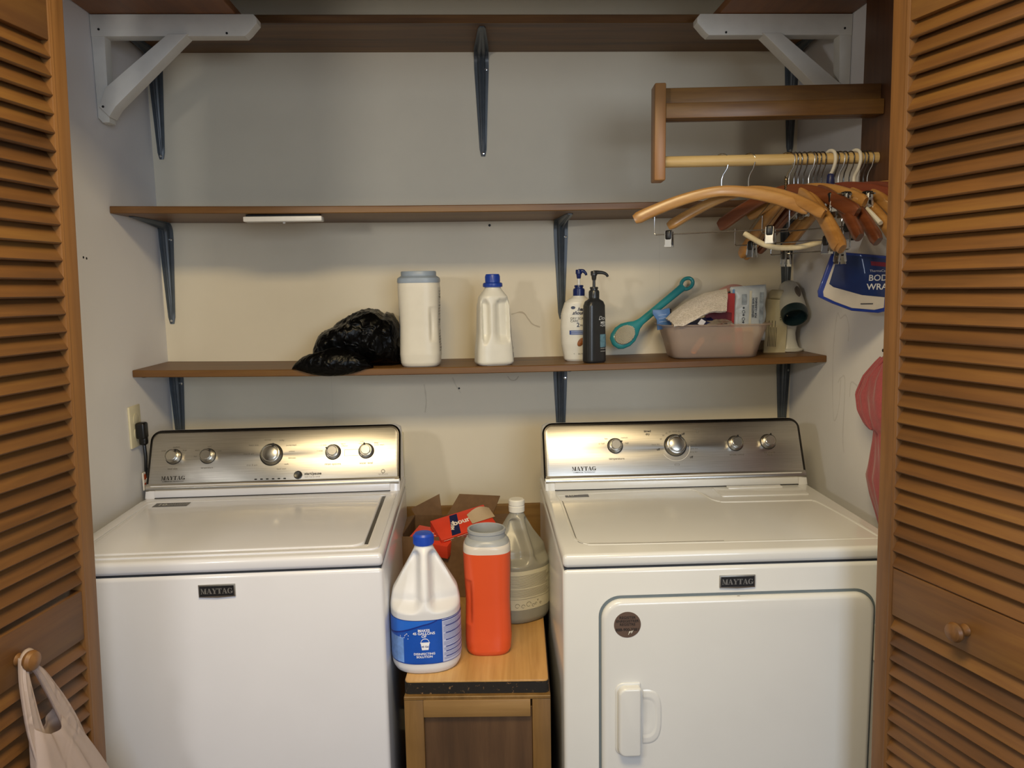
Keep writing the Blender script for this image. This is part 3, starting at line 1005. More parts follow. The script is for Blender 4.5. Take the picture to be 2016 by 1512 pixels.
b = BM(); box(b, -.116, .122, -.004, .004, .06, CZ-.060, .001, 1); obj('panel', b, M_CABP, CAB)
b = BM(); box(b, -.158, .162, -.0125, .004, CZ-.0383, CZ-.0305, .001, 1); obj('top_trim', b, M_CAB, CAB)

# ================================================================== BLEACH JUG
def jug_disp(zs0, zs1, deep, ridge_w, th_span):
    def f(th, z, x, y):
        if zs0 < z < zs1 and math.cos(th) > 0:
            t = (z-zs0)/(zs1-zs0)
            env = min(1, t/.16)*min(1, (1-t)/.12)
            env = env*env*(3-2*env)
            wr = ridge_w*(1+ .9*max(0, 1-t*5))
            d = abs(x)
            side = 1/(1+math.exp(-(d-wr)/.0022))
            r = math.hypot(x, y)
            fall = max(0, 1-(d/(abs(r)*.98+1e-6))**6)
            y2 = y+deep*env*side*fall
            return x, min(y2, .0)
        return x, y
    return f
def make_jug(t, a, b_, h, shoulder, neck_r, mat, deep=.030, rw=.013):
    secs = [(0, a*.90, b_*.90, 2.5), (.012, a*.985, b_*.985, 2.5), (.03, a, b_, 2.5), (shoulder, a, b_, 2.5), (shoulder+.03, a*.93, b_*.93, 2.4), (h*.80, a*.56, b_*.62, 2.2), (h*.93, a*.30, b_*.36, 2), (h*.965, neck_r, neck_r, 2), (h, neck_r, neck_r, 2)]
    B = Body(secs, jug_disp(shoulder-.005, h*.95, deep, rw, .9), .035)
    return B, obj('jug_body', B.mesh(96, 110), mat, t, 60)
BL = thing('bleach_jug', 'white bleach jug with a blue cap and blue label on the wooden cabinet', 'bleach jug', (-.313, -.728, CZ), (0, 0, R(3)))
BL.scale = (1, 1, .975)
Bb, _ = make_jug(BL, .0795, .078, .292, .150, .020, plain('D9DBE0', .38, var=.02, nscale=8), .030, .0125)
b = BM(); lathe(b, [(.019, .284), (.0225, .285), (.0232, .288), (.0225, .306), (.019, .3105), (0, .3115)], 40, cap=False)
for i in range(40):
    a = 2*PI*i/40
    box(b, .0222, .0236, -.0008, .0008, .287, .305, 0, 1, RZ(a))
obj('cap', b, plain('1F49B8', .35), BL)
zb0, zb1 = .028, .132
b = BM(); Bb.patch(b, R(-92), R(92), zb0, zb1, .0005, 60, 6); lab = obj('label', b, plain('1650B4', .35, var=.1, nscale=20), BL)
mp = Bb.mapper(R(0), .0010)
b = BM(); Bb.patch(b, R(22), R(92), zb0+.001, zb1-.001, .0008, 30, 6); obj('label_text_panel', b, plain('BCC4E4', .4), lab)
b = BM(); Bb.patch(b, R(-92), R(-33), zb0+.002, zb0+.062, .0008, 24, 6); obj('label_picture_panel', b, plain('6D95D6', .4, var=.2, nscale=50), lab)
b = BM(); Bb.patch(b, R(-92), R(14), lambda u: zb1-.040+.040*u**1.7*.98, lambda u: zb1-.0005, .0009, 40, 6); obj('label_wave', b, plain('2468D0', .35), lab)
b = BM(); Bb.patch(b, R(-92), R(14), lambda u: zb1-.043+.040*u**1.7, lambda u: zb1-.039+.0395*u**1.7*.98, .0011, 40, 2)
for i, zz_ in enumerate((.127, .113, .096, .079, .063, .052, .040)):
    Bb.patch(b, R(22+ (6 if i else 0)), R(92), zz_, zz_+.0022, .0011, 24, 1)
Bb.patch(b, R(-92), R(92), zb1-.001, zb1+.0002, .0012, 60, 1); Bb.patch(b, R(-92), R(92), zb0, zb0+.0012, .0012, 60, 1)
obj('label_bars', b, plain('142C86', .4), lab)
b = BM()
rnd = random.Random(3)
z_ = .1235
while z_ > zb0+.006:
    if not any(abs(z_-q-.001) < .0022 for q in (.113, .096, .079, .063, .052, .040)):
        Bb.patch(b, R(24), R(24+rnd.uniform(35, 60)), z_, z_+.0006, .0011, 20, 1)
    z_ -= .0024
obj('label_fine_print', b, plain('56609A', .5), lab)
b = BM()
letters(b, 'MAKES', .0085, mp, cx=-.004, cy=.108, bold=.02); letters(b, '45 GALLONS', .0085, mp, cx=-.004, cy=.101, bold=.02); letters(b, 'OF', .0085, mp, cx=-.004, cy=.094, bold=.02)
letters(b, 'DISINFECTING', .0072, mp, cx=-.004, cy=.0525, bold=.02); letters(b, 'SOLUTION', .0072, mp, cx=-.004, cy=.0455, bold=.02)
for p in ([(-.0125, .080), (.0085, .080), (.0085, .078), (-.0125, .078)], [(-.0115, .078), (.0075, .078), (.005, .062), (-.009, .062)]):
    poly(b, [mp(x, y) for x, y in p])
arc = [mp(-.002+.0088*math.cos(a), .0800+.0085*math.sin(a)) for a in np.linspace(0, PI, 14)]
tube(b, arc, .0007, 5)
rnd = random.Random(5)
for i in range(9):
    x_, y_ = rnd.uniform(-.06, -.038), rnd.uniform(.086, .100)
    poly(b, [mp(x_, y_), mp(x_+.0016, y_), mp(x_+.0016, y_+.0016), mp(x_, y_+.0016)])
obj('label_lettering', b, plain('F0F2F8', .4), lab)
b = BM(); letters(b, '45 Gal', .0058, Bb.mapper(0, .0014), cx=-.002, cy=.070, bold=.02); obj('bucket_lettering', b, plain('142C86', .4), lab)

# ================================================================== ORANGE TUB (and its white twin on the shelf)
def groove(side, z0, z1, xpos, deep=.013):
    def f(th, z, x, y):
        if y < 0 and z0 < z < z1:
            t = (z-z0)/(z1-z0)
            env = math.sin(PI*t)**.6
            xc = xpos*side
            d = (x-xc)*side
            if d > -.0035:
                k = 1/(1+math.exp(-(d)/.0009))
                y = y+deep*env*k*max(0, 1-d/.03)
        return x, y
    return f
def rim_body(bm, secs, nt=72):
    rs = []
    for z, a, b_, n in secs:
        rs.append([(a*math.copysign(abs(math.sin(th))**(2/n), math.sin(th)), -b_*math.copysign(abs(math.cos(th))**(2/n), math.cos(th)), z) for th in [2*PI*j/nt for j in range(nt)]])
    return rings(bm, rs, cap=False)
def tub(t, a, b_, h, mat, lidmat, side, open_top, ringh=.022, capt=True, xk=.55):
    secs = [(0, a*.86, b_*.86, 3.2), (.010, a*.95, b_*.95, 3.2), (.035, a*.985, b_*.985, 3.2), (h*.45, a*.94, b_*.95, 3.2), (h*.80, a*.99, b_*.99, 3.0), (h*.90, a, b_, 3.0), (h*.955, a*.985, b_*.985, 2.8), (h, a*.86, b_*.86, 2.3)]
    B = Body(secs, groove(side, h*.28, h*.68, a*xk), .02)
    o = obj('tub_body', B.mesh(96, 100, cap=not open_top), mat, t, 60)
    return B, o
OR = thing('orange_tub', 'open orange plastic tub with a grey screw rim beside the bleach jug', 'tub', (-.169, -.684, CZ), (0, 0, R(-2)))
OR.scale = (1.04, 1.0, .965)
def orange():
    m, nt, bs = nmat('orange_and_clear_plastic')
    tc = nt.nodes.new('ShaderNodeTexCoord'); sp = nt.nodes.new('ShaderNodeSeparateXYZ'); nt.links.new(tc.outputs['Object'], sp.inputs[0])
    r = nt.nodes.new('ShaderNodeValToRGB'); r.color_ramp.interpolation = 'CONSTANT'
    mr = N(nt, 'ShaderNodeMath', operation='MULTIPLY'); mr.inputs[1].default_value = 1/.30
    nt.links.new(sp.outputs[2], mr.inputs[0]); nt.links.new(mr.outputs[0], r.inputs[0])
    r.color_ramp.elements[0].color = srgb('D4522A'); r.color_ramp.elements[1].position = .2545/.30; r.color_ramp.elements[1].color = srgb('CFC9C0')
    nt.links.new(r.outputs[0], bs.inputs['Base Color'])
    bs.inputs['Roughness'].default_value = .28
    return m
OB, oo = tub(OR, .0535, .050, .282, orange(), None, -1, True, xk=.66)
b = BM(); rim_body(b, [(.268, .0505, .0478, 2.8), (.276, .0500, .0470, 2.6), (.2840, .0455, .0435, 2.2), (.2860, .0430, .0415, 2), (.2862, .0415, .0405, 2), (.2990, .0415, .0405, 2), (.2995, .0432, .0422, 2), (.3060, .0430, .0420, 2), (.3070, .0405, .0395, 2), (.3060, .0385, .0375, 2), (.27, .0385, .0375, 2)]); obj('screw_rim', b, plain('9EA2A4', .35), OR)
b = BM(); lathe(b, [(.0, .262), (.042, .262)], 40, Matrix.Diagonal((1.05, 1, 1, 1)), cap=False); obj('dark_contents', b, plain('2A1214', .5), OR)
b = BM(); OB.patch(b, R(88), R(150), .03, .225, .0006, 12, 4); obj('side_label', b, plain('B8BCC4', .4, var=.3, nscale=80), OR)

# ================================================================== CLEAR JUG
CJ = thing('clear_jug', 'cloudy clear gallon jug with a white cap and cream label near the dryer', 'jug', (-.088, -.490, CZ), (0, 0, R(28)))
CP = see_through('cloudy_plastic', 'B4B2A4', .62, .25)
Bj, _ = make_jug(CJ, .0775, .0775, .280, .155, .018, CP, .022, .011)
b = BM()
Bliq = Body([(.004, .072, .072, 2.5), (.135, .0745, .0745, 2.5)], None, .01)
rs = Bliq.mesh(48, 4); obj('liquid', rs, see_through('liquid', 'A8A697', .35, .1), CJ)
b = BM(); lathe(b, [(.0165, .275), (.0205, .276), (.0208, .290), (.0195, .291), (.0195, .293), (.0208, .294), (.0205, .305), (.018, .308), (0, .3085)], 36, cap=False); obj('cap', b, plain('DEDCD2', .4), CJ)
b = BM(); Bj.patch(b, R(-120), R(62), .040, .142, .0006, 40, 6); lab = obj('label', b, plain('C9C4AC', .5), CJ)
b = BM()
z_ = .130; rnd = random.Random(8)
while z_ > .068:
    Bj.patch(b, R(-80), R(-80+rnd.uniform(105, 128)), z_, z_+.0007, .0011, 24, 1)
    z_ -= .0031 if rnd.random() > .18 else .006
mj = Bj.mapper(R(0), .0011)
for (x_, y_, r_) in ((-.045, .052, .006), (-.03, .050, .005), (-.015, .054, .007), (.006, .052, .003), (.012, .060, .002), (.02, .051, .003), (-.002, .049, .004)):
    tube(b, [mj(x_+r_*math.cos(a)*(1-.3*a/6), y_+r_*math.sin(a)*(1-.3*a/6)) for a in np.linspace(0, 5.4, 14)], .0004, 4)
obj('label_print', b, plain('6E6858', .6), lab)

# ================================================================== CARDBOARD BOX WITH DRYER SHEET BOXES
CBM = plain('6E5338', .8, var=.08, nscale=60)
CB = thing('cardboard_box', 'open brown cardboard box with raised flaps behind the bleach jug', 'box', (-.275, -.27, CZ+.0005), (0, 0, R(-7)))
b = BM()
w_, d_, h_ = .118, .10, .172
for (a1, a2, b1, b2) in ((-w_, w_, -d_-.003, -d_), (-w_, w_, d_, d_+.003), (-w_-.003, -w_, -d_, d_), (w_, w_+.003, -d_, d_)):
    box(b, a1, a2, b1, b2, 0, h_, .0008, 1)
box(b, -w_, w_, -d_, d_, 0, .003)
obj('box_walls', b, CBM, CB)
def flap(pts, th=.003):
    b = BM()
    t = BM()
    f = t.faces.new([t.verts.new(p) for p in pts])
    r = bmesh.ops.extrude_face_region(t, geom=[f])
    n = f.normal.copy(); t.normal_update(); n = f.normal
    for v in [g for g in r['geom'] if isinstance(g, bmesh.types.BMVert)]:
        v.co += n*th
    bmesh.ops.recalc_face_normals(t, faces=t.faces[:])
    put(b, t)
    return obj('flap', b, CBM, CB)
flap([(-w_, -d_, h_), (-w_, d_, h_), (-w_-.045, d_-.01, h_-.01), (-w_-.045, -d_+.02, h_-.03)])
flap([(-w_, d_, h_), (-.035, d_, h_), (-.045, d_+.02, h_+.060), (-w_-.012, d_+.005, h_+.018)])
flap([(-.02, d_, h_), (w_, d_, h_), (w_+.02, d_+.045, h_+.048), (.012, d_+.05, h_+.052)])
flap([(w_, -d_, h_), (w_, d_, h_), (w_+.06, d_-.02, h_+.01), (w_+.05, -d_+.03, h_-.02)])
# red dryer sheet boxes
RED = plain('D8432C', .4, var=.04)
def sheet_box(label, loc, rot, L, D, H, words, torn):
    t = thing('dryer_sheet_box', label, 'box', loc, rot, 'red dryer sheet boxes')
    b = BM(); box(b, -L/2, L/2, -D/2, D/2, 0, H, .0012, 2); obj('carton', b, RED, t)
    FM = T(0, -D/2-.0006, H/2) @ RX(PI/2); TM = T(0, 0, H+.0006)
    b = BM()
    if words:
        poly(b, [TM @ Vector(p) for p in ((-L*.30, -D*.45, 0), (-L*.14, -D*.45, 0), (-L*.02, D*.45, 0), (-L*.16, D*.45, 0))])
        obj('navy_band', b, plain('1B2450', .4), t)
        b = BM()
        letters(b, 'bounce', .026, plane_map(TM), cx=L*.06, cy=.004, bold=.03, rot=R(0)); letters(b, 'MEGA', .012, plane_map(TM, .001), cx=-L*.2, cy=-.004, bold=.04, rot=R(68))
        bars(b, plane_map(FM), -L*.34, L*.12, [H*.26-k*.0065 for k in range(5)], .0016)
        frame2(b, rrect(L*.28, L*.28+.022, -.011, .011, .011, 5), rrect(L*.28+.002, L*.28+.020, -.009, .009, .009, 5), .0003, .0006, FM)
        tube(b, [FM @ Vector(p) for p in ((-L*.46, H*.40, .0006), (L*.22, H*.40, .0006), (L*.22, -H*.4, .0006))], .0005, 4)
        obj('box_lettering', b, plain('EFE6DE', .4), t)
        b = BM()
        sheet(b, lambda u, v: TM @ Vector((L*.12+u*.07, -.02+v*.04, .002+.016*math.sin(u*PI)*v)), 8, 6, .0006)
        obj('torn_flap', b, plain('B8A284', .7), t)
    else:
        b = BM(); bars(b, plane_map(TM), -L*.3, L*.3, [.01, -.0, -.01], .002); obj('box_lettering', b, plain('EFE6DE', .4), t)
    return t
sheet_box('red dryer sheet box with white lettering lying tilted on top in the cardboard box', (-.232, -.305, CZ+.158), (R(24), R(-9), R(22)), .165, .085, .045, True, True)
sheet_box('red dryer sheet box lower in the cardboard box just behind the blue cap', (-.315, -.335, CZ+.130), (R(14), R(5), R(-22)), .12, .075, .04, False, False)

# ================================================================== SHELF ITEMS
SZ = 1.2603
# white tub with grey-blue lid
WT = thing('white_tub', 'tall white plastic tub with a grey-blue lid on the lowest shelf', 'tub', (-.343, -.194, SZ+sag(-.343)), (0, 0, R(-3)))
TB, _ = tub(WT, .0595, .056, .252, plain('DAD6C8', .4, var=.02), None, 1, False, xk=.58)
b = BM(); rim_body(b, [(.2380, .050, .048, 2.8), (.2380, .0595, .0565, 2.9), (.2420, .0605, .0570, 2.9), (.2510, .0595, .0560, 2.8), (.2570, .0515, .0495, 2.4), (.2575, .0500, .0485, 2.3), (.2680, .0500, .0485, 2.3), (.2705, .0485, .0470, 2.3), (.2708, .020, .020, 2), (.2708, .0001, .0001, 2)]); obj('lid', b, plain('8E9CAC', .4), WT)
b = BM(); TB.patch(b, R(70), R(128), .03, .225, .0006, 16, 4); lab = obj('side_label', b, plain('C9C6BC', .5), WT)
b = BM()
rnd = random.Random(4)
for k in range(4):
    z_ = .215
    while z_ > .04:
        TB.patch(b, R(74+k*8), R(78+k*8), z_-.006*rnd.random(), z_, .0011, 2, 1); z_ -= .008
obj('label_print', b, plain('4A4A48', .5), lab)
b = BM(); TB.patch(b, R(-96), R(-66), .085, .145, .0008, 10, 4); obj('front_label', b, plain('5E7A9C', .4), WT)

# detergent bottle
DT = thing('detergent_bottle', 'white detergent bottle with a blue cap standing on the lowest shelf', 'bottle', (-.132, -.207, SZ+sag(-.132)), (0, 0, R(14)))
def det_disp(th, z, x, y):
    if .055 < z < .195 and y < 0:
        t = (z-.055)/.14
        env = min(1, t/.25)*min(1, (1-t)/.15); env = env*env*(3-2*env)
        wr = .011+.012*max(0, 1-t*3.5)**1.5+.012*max(0, (t-.82)/.18)**1.5
        side = 1/(1+math.exp(-(abs(x+.010)-wr)/.0012))
        lim = max(0, 1-max(0, abs(x)-.034)/.008)
        y = min(y+.017*env*side*lim, -.002)
    return x, y
DB = Body([(0, .048, .034, 4), (.008, .0545, .039, 4), (.045, .0525, .038, 4), (.09, .0475, .036, 4), (.17, .045, .035, 3.6), (.196, .040, .033, 3), (.212, .028, .026, 2.4), (.219, .0235, .0235, 2), (.228, .022, .022, 2)], det_disp, .02)
obj('bottle_body', DB.mesh(112, 110), plain('DEDCD0', .36, var=.02), DT, 60)
b = BM(); lathe(b, [(.018, .222), (.0275, .223), (.0285, .226), (.0280, .2325), (.0255, .235), (.0210, .236), (.0205, .256), (.0185, .2595), (0, .2600)], 40, cap=False)
for i in range(32):
    box(b, .0202, .0214, -.0007, .0007, .237, .254, 0, 1, RZ(2*PI*i/32))
obj('cap', b, plain('1D3F9E', .35), DT)
b = BM(); DB.patch(b, R(58), R(118), .018, .185, .0005, 14, 6); lab = obj('side_label', b, plain('D3D2CC', .4), DT)
b = BM(); rnd = random.Random(9)
for k in range(18):
    z_ = .03+k*.0048; DB.patch(b, R(74), R(74+rnd.uniform(15, 38)), z_, z_+.0014, .0010, 6, 1)
DB.patch(b, R(60), R(70), .022, .036, .0010, 4, 1); DB.patch(b, R(60), R(70), .045, .052, .0010, 4, 1)
obj('label_print', b, plain('55575A', .5), lab)
b = BM(); DB.patch(b, R(78), R(98), .075, .105, .0012, 6, 2); obj('label_patch', b, plain('5C86A8', .4), lab)

# pump heads
def pump(t, z, mat, stemmat, collar_r, spout, hr=.011, tall=.052, yaw_=0):
    b = BM(); lathe(b, [(collar_r*.9, z), (collar_r, z+.001), (collar_r, z+.022), (collar_r*.93, z+.0235), (collar_r*.75, z+.024), (collar_r*.75, z+.028), (collar_r*.85, z+.029), (collar_r*.8, z+.033), (0, z+.034)], 36, cap=False)
    for i in range(28): box(b, collar_r*.97, collar_r*1.05, -.0006, .0006, z+.002, z+.020, 0, 1, RZ(2*PI*i/28))
    obj('collar', b, mat, t)
    b = BM(); lathe(b, [(.0042, z+.03), (.0042, z+.033+tall*.5)], 16); obj('pump_stem', b, stemmat, t)
    b = BM(); zt = z+.033+tall*.42
    lathe(b, [(.0055, zt), (.0065, zt+.004), (.0075, zt+.012), (hr, zt+.014), (hr, zt+.024), (hr*.9, zt+.026), (0, zt+.0265)], 28, cap=False)
    zc = zt+.021
    tube(b, smooth_path([(0, 0, zc), (.012, 0, zc+.001), (spout*.7, 0, zc-.001), (spout*.92, 0, zc-.006), (spout, 0, zc-.012)]), [.0070, .0068, .0066, .0064, .0062, .006, .0058, .0056, .0055, .0053, .0052, .005, .005, .0048, .0048, .0046, .0046, .0045, .0044, .0044, .0043, .0042, .0042, .0041, .004, .004, .004, .0038, .0038, .0036, .0036, .0035, .0034][:33], 12)
    o = obj('pump_head', b, mat, t)
    o.rotation_euler = (0, 0, yaw_)
    return o
HS = thing('shampoo_bottle', 'white shampoo pump bottle with navy pump and almond picture on the lowest shelf', 'bottle', (.124, -.148, SZ+sag(.124)), (0, 0, R(-2)))
HB = Body([(0, .042, .024, 2.6), (.006, .0455, .027, 2.6), (.05, .0535, .030, 2.6), (.10, .0555, .031, 2.6), (.14, .053, .030, 2.6), (.172, .043, .027, 2.5), (.183, .030, .022, 2.3), (.188, .0195, .0175, 2), (.192, .0175, .0165, 2)], None, .02)
obj('bottle_body', HB.mesh(72, 80), plain('DDDBD0', .35, var=.02), HS, 60)
pump(HS, .190, plain('16255E', .3), plain('DDDDD8', .3), .0165, .022, .0095, .046, R(-12))
mh = HB.mapper(0, .0010)
b = BM()
letters(b, 'head &', .0145, mh, cx=.012, cy=.153, bold=.03, shear=.4); letters(b, 'shoulders', .0145, mh, cx=.005, cy=.1425, bold=.03, shear=.4)
lathe(b, [(.0, 0), (.0055, 0)], 20, T(-.020, HB.at(0, .158).y-.0004, .158) @ RX(PI/2) @ Matrix.Diagonal((1.2, .8, 1, 1)), cap=False)
letters(b, '2', .017, mh, cx=-.006, cy=.107, bold=.02); letters(b, 'IN', .007, mh, cx=.0035, cy=.106, bold=.02); letters(b, '1', .017, mh, cx=.011, cy=.107, bold=.02)
obj('lettering', b, plain('10163A', .4), HS)
b = BM(); letters(b, 'DRY SCALP', .0095, mh, cx=-.0285, cy=.126, align='LEFT'); letters(b, 'CARE', .0095, mh, cx=-.0285, cy=.1185, align='LEFT'); letters(b, '28.2 FL OZ', .0055, mh, cx=.006, cy=.022); letters(b, '•', .008, mh, cx=-.020, cy=.022)
obj('lettering', b, plain('3A3A3A', .4), HS)
b = BM(); t_ = BM()
g = [[t_.verts.new(mh(-.031+.072*i/16, .079+.0125*j)) for j in range(2)] for i in range(17)]
for i in range(16): t_.faces.new((g[i][0], g[i+1][0], g[i+1][1], g[i][1]))
put(b, t_); lb = obj('blue_band', b, plain('1C3F86', .4), HS)
b = BM(); ml = HB.mapper(0, .0016)
bars(b, ml, -.026, .026, [.0880, .0845, .0810], .0014)
obj('band_lettering', b, plain('B8C4DC', .4), lb)
b = BM()
y_ = HB.at(0, .055).y-.001
lathe(b, [(.0, 0), (.0105, 0), (.0098, .0012), (.006, .0024), (0, .0028)], 28, T(.002, y_, .057) @ RX(PI/2) @ RZ(R(-35)) @ Matrix.Diagonal((.78, 1.35, 1, 1)), cap=False)
obj('almond_picture', b, plain('8E5426', .5, var=.25, nscale=120), HS)

DV = thing('body_wash_bottle', 'charcoal pump bottle standing in front of the white shampoo bottle', 'bottle', (.158, -.219, SZ+sag(.158)), (0, 0, R(28)))
DVB = Body([(0, .030, .022, 3.2), (.005, .0325, .0240, 3.4), (.09, .0315, .0235, 3.4), (.165, .0300, .0225, 3.4), (.176, .026, .020, 3), (.182, .0165, .0155, 2), (.186, .0145, .0145, 2)], None, .015)
obj('bottle_body', DVB.mesh(80, 80), plain('2A2C2E', .28, var=.06), DV, 60)
pump(DV, .184, plain('2E3032', .25), plain('2E3032', .3), .0145, .040, .0095, .046, R(-26))
md = DVB.mapper(R(0), .0008)
b = BM(); letters(b, 'Dove', .016, md, cx=.016, cy=.128, shear=.3); letters(b, 'MEN', .0105, md, cx=.016, cy=.115, bold=.02); letters(b, '+CARE', .0085, md, cx=.016, cy=.107, bold=.02)
bars(b, md, .004, .028, [.041, .033], .0010)
obj('lettering', b, plain('C8CCCC', .4), DV)
b = BM(); t_ = BM()
g = [[t_.verts.new(md(.003+.026*i/8, .045+.037*j)) for j in range(2)] for i in range(9)]
for i in range(8): t_.faces.new((g[i][0], g[i+1][0], g[i+1][1], g[i][1]))
put(b, t_); obj('blue_panel', b, plain('5E8494', .4, var=.35, nscale=60), DV)

# hair brush leaning towards the basket
HBR = thing('hair_brush', 'long teal brush with cream bristles leaning behind the plastic basket', 'brush', (.292, -.105, SZ+.003+sag(.25)), (R(-14), 0, 0))
A = RY(R(-52.5))      # long axis along local z, tipped to the right
A = RY(R(52))
b = BM()
TEAL = plain('2E8C92', .3, coat=.3)
rs = []
for z_, w2, d2 in ((0, .004, .003), (.006, .021, .007), (.018, .030, .009), (.040, .0365, .010), (.062, .035, .010), (.082, .026, .009), (.098, .016, .0085), (.115, .0115, .0075), (.16, .0110, .0075), (.22, .0115, .008), (.275, .0120, .008), (.290, .0135, .0075)):
    rs.append([A @ Vector((w2*math.cos(2*PI*j/28), d2*math.sin(2*PI*j/28), z_)) for j in range(28)])
rings(b, rs)
tube(b, [A @ Vector((.0155*math.cos(a), 0, .305+.020*math.sin(a))) for a in np.linspace(0, 2*PI, 28, endpoint=False)], .0058, 10, closed=True)
M0 = T(-.058, 0, .037)
hb = obj('brush_body', b, TEAL, HBR, 60)
hb.matrix_local = M0
b = BM()
lathe(b, [(.0, .0), (.0285, .0), (.0280, .0030), (.020, .0060), (0, .0075)], 36, A @ T(0, -.0085, .047) @ RX(PI/2) @ Matrix.Diagonal((.93, 1.22, 1, 1)), cap=False)
pad = obj('bristle_pad', b, plain('A49A80', .6), HBR); pad.matrix_local = M0
b = BM()
for i in range(-9, 10):
    for j in range(-12, 13):
        x_, z_ = i*.0029+(j % 2)*.00145, j*.0030
        q = (x_/.0255)**2+(z_/.0335)**2
        if q < 1:
            y0_ = -.0085-.0075*(1-q)-.000
            lathe(b, [(.0009, 0), (.0008, .0065), (.0013, .0078), (0, .0088)], 5, A @ T(x_, y0_, .047+z_) @ RX(PI/2), cap=False)
br_ = obj('bristles', b, plain('E8E2CE', .5), HBR); br_.matrix_local = M0; br_['kind'] = 'stuff'

# ---- plastic basket
BEFORE = set(COL.objects)
BK = thing('plastic_basket', 'translucent pinkish plastic basket full of toiletries on the lowest shelf', 'basket', (.520, -.155, SZ), (0, 0, R(-3)))
PINK = see_through('pinkish_plastic', 'D6C4B6', .36, .4)
def bk_ring(w2, d2, r, z):
    return [(x, y, z) for x, y in rrect(-w2, w2, -d2, d2, r, 8)]
b = BM()
rings(b, [bk_ring(.118, .062, .03, .0), bk_ring(.124, .068, .034, .004), bk_ring(.135, .077, .036, .05), bk_ring(.150, .088, .038, .094), bk_ring(.162, .094, .040, .0965), bk_ring(.163, .095, .040, .0985), bk_ring(.160, .093, .040, .1005), bk_ring(.149, .0865, .037, .098), bk_ring(.133, .0755, .035, .05), bk_ring(.121, .066, .033, .006)], cap=True)
obj('basket_body', b, PINK, BK, 50)
# contents
t = thing('washcloth', 'folded cream terry washcloth draped over the left end of the basket', 'cloth', (0, 0, 0))
def terry():
    m, nt, bs = nmat('terry_cloth')
    n = N(nt, 'ShaderNodeTexNoise', Scale=240, Detail=3, Roughness=.7)
    nt.links.new(coords(nt, (1, 1, 1)), n.inputs['Vector'])
    nt.links.new(ramp(nt, n.outputs[0], [(.35, 'C2B6A4'), (.62, 'EAE0D2')]), bs.inputs['Base Color'])
    bs.inputs['Roughness'].default_value = .9
    bs.inputs['Sheen Weight'].default_value = .4
    bump(nt, bs, n.outputs[0], .9, .004)
    return m
def cloth_f(u, v):
    # u along the arch from lower left to upper right, v from the lower front edge to the upper back edge
    xt, xb = .379+.188*u, .383+.158*u
    zt = 1.360+.097*math.sin(min(1, .06+u*.98)*PI/2)**.75+.004*max(0, u-.8)*5
    zb = 1.358+(.040*min(1, max(0, (u-.16)/.5))**1.1)
    k = math.sin(v*PI/2)
    x = xb+(xt-xb)*v
    z = zb+(zt-zb)*k
    y = -.252+.085*v**1.3+.02*u
    z += .003*noise.noise(Vector((u*7, v*5, 3)))
    y += -.004*math.sin(v*9+u*3)*(1-v)
    return Vector((x, y, z))
b = BM(); sheet(b, cloth_f, 44, 30, .009); obj('cloth_body', b, terry(), t, 60)
def ctn(name, label, cat, loc, rot, dims, mat, words=(), ink='F0EEE8', face='front'):
    t = thing(name, label, cat, loc, rot)
    L, D, H = dims
    b = BM(); box(b, -L/2, L/2, -D/2, D/2, 0, H, .001, 1); o = obj('carton', b, mat, t)
    if words:
        b = BM(); FM = T(0, -D/2-.0004, 0) @ RX(PI/2)
        for s_, sz, x_, y_, rr in words: letters(b, s_, sz, plane_map(FM), cx=x_, cy=y_, rot=rr, bold=.015)
        obj('lettering', b, plain(ink, .4), t)
    return t
red_c = ctn('red_carton', 'narrow red and cream carton beside the wet wipes in the basket', 'box', (.560, -.162, 1.302), (R(3), 0, R(-3)), (.046, .022, .146), plain('A32A26', .4))
red_m = Matrix.LocRotScale(red_c.location, red_c.rotation_euler, None)
b = BM(); box(b, .548, .568, -.1742, -.1732, 1.420, 1.430); ins = obj('pale_panel', b, plain('D8B8B0', .5), red_c)
ins.matrix_parent_inverse = red_m.inverted()
b = BM(); box(b, .540, .578, -.1742, -.1732, 1.352, 1.404, .0004, 1); ins = obj('cream_panel', b, plain('C8A88E', .5, var=.3, nscale=70), red_c)
ins.matrix_parent_inverse = red_m.inverted()
ctn('red_medicine_carton', 'dark red carton with white lettering under the washcloth', 'box', (.528, -.178, 1.345), (R(-12), R(10), R(-4)), (.075, .020, .052), plain('6E1A24', .4), [('tion', .017, .016, .020, R(-20))])
ctn('navy_carton', 'navy blue carton lying in the basket under the washcloth', 'box', (.470, -.190, 1.338), (R(20), R(-8), R(4)), (.095, .05, .030), plain('1E2A5C', .4))
b = BM(); box(b, -.008, .008, -.0008, .0008, -.009, .009, .0004, 1)
o = obj('white_tag', b, plain('D8D8DC', .4)); o.location = (.468, -.234, 1.366); o.rotation_euler = (R(20), R(32), 0); tag(o, 'small white diamond shaped tag on the navy carton', 'tag')
b = BM(); sheet(b, lambda u, v: Vector((.478+.085*u, -.238+.03*v+.006*math.sin(u*9), 1.352+.012*math.sin(u*2.6)+.010*v+.004*noise.noise(Vector((u*8, v*4, 1))))), 24, 8, .0015)
tag(obj('foil_packet', b, plain('9A8E80', .3, metal=.3)), 'crumpled grey foil packet lying at the basket rim', 'packet')
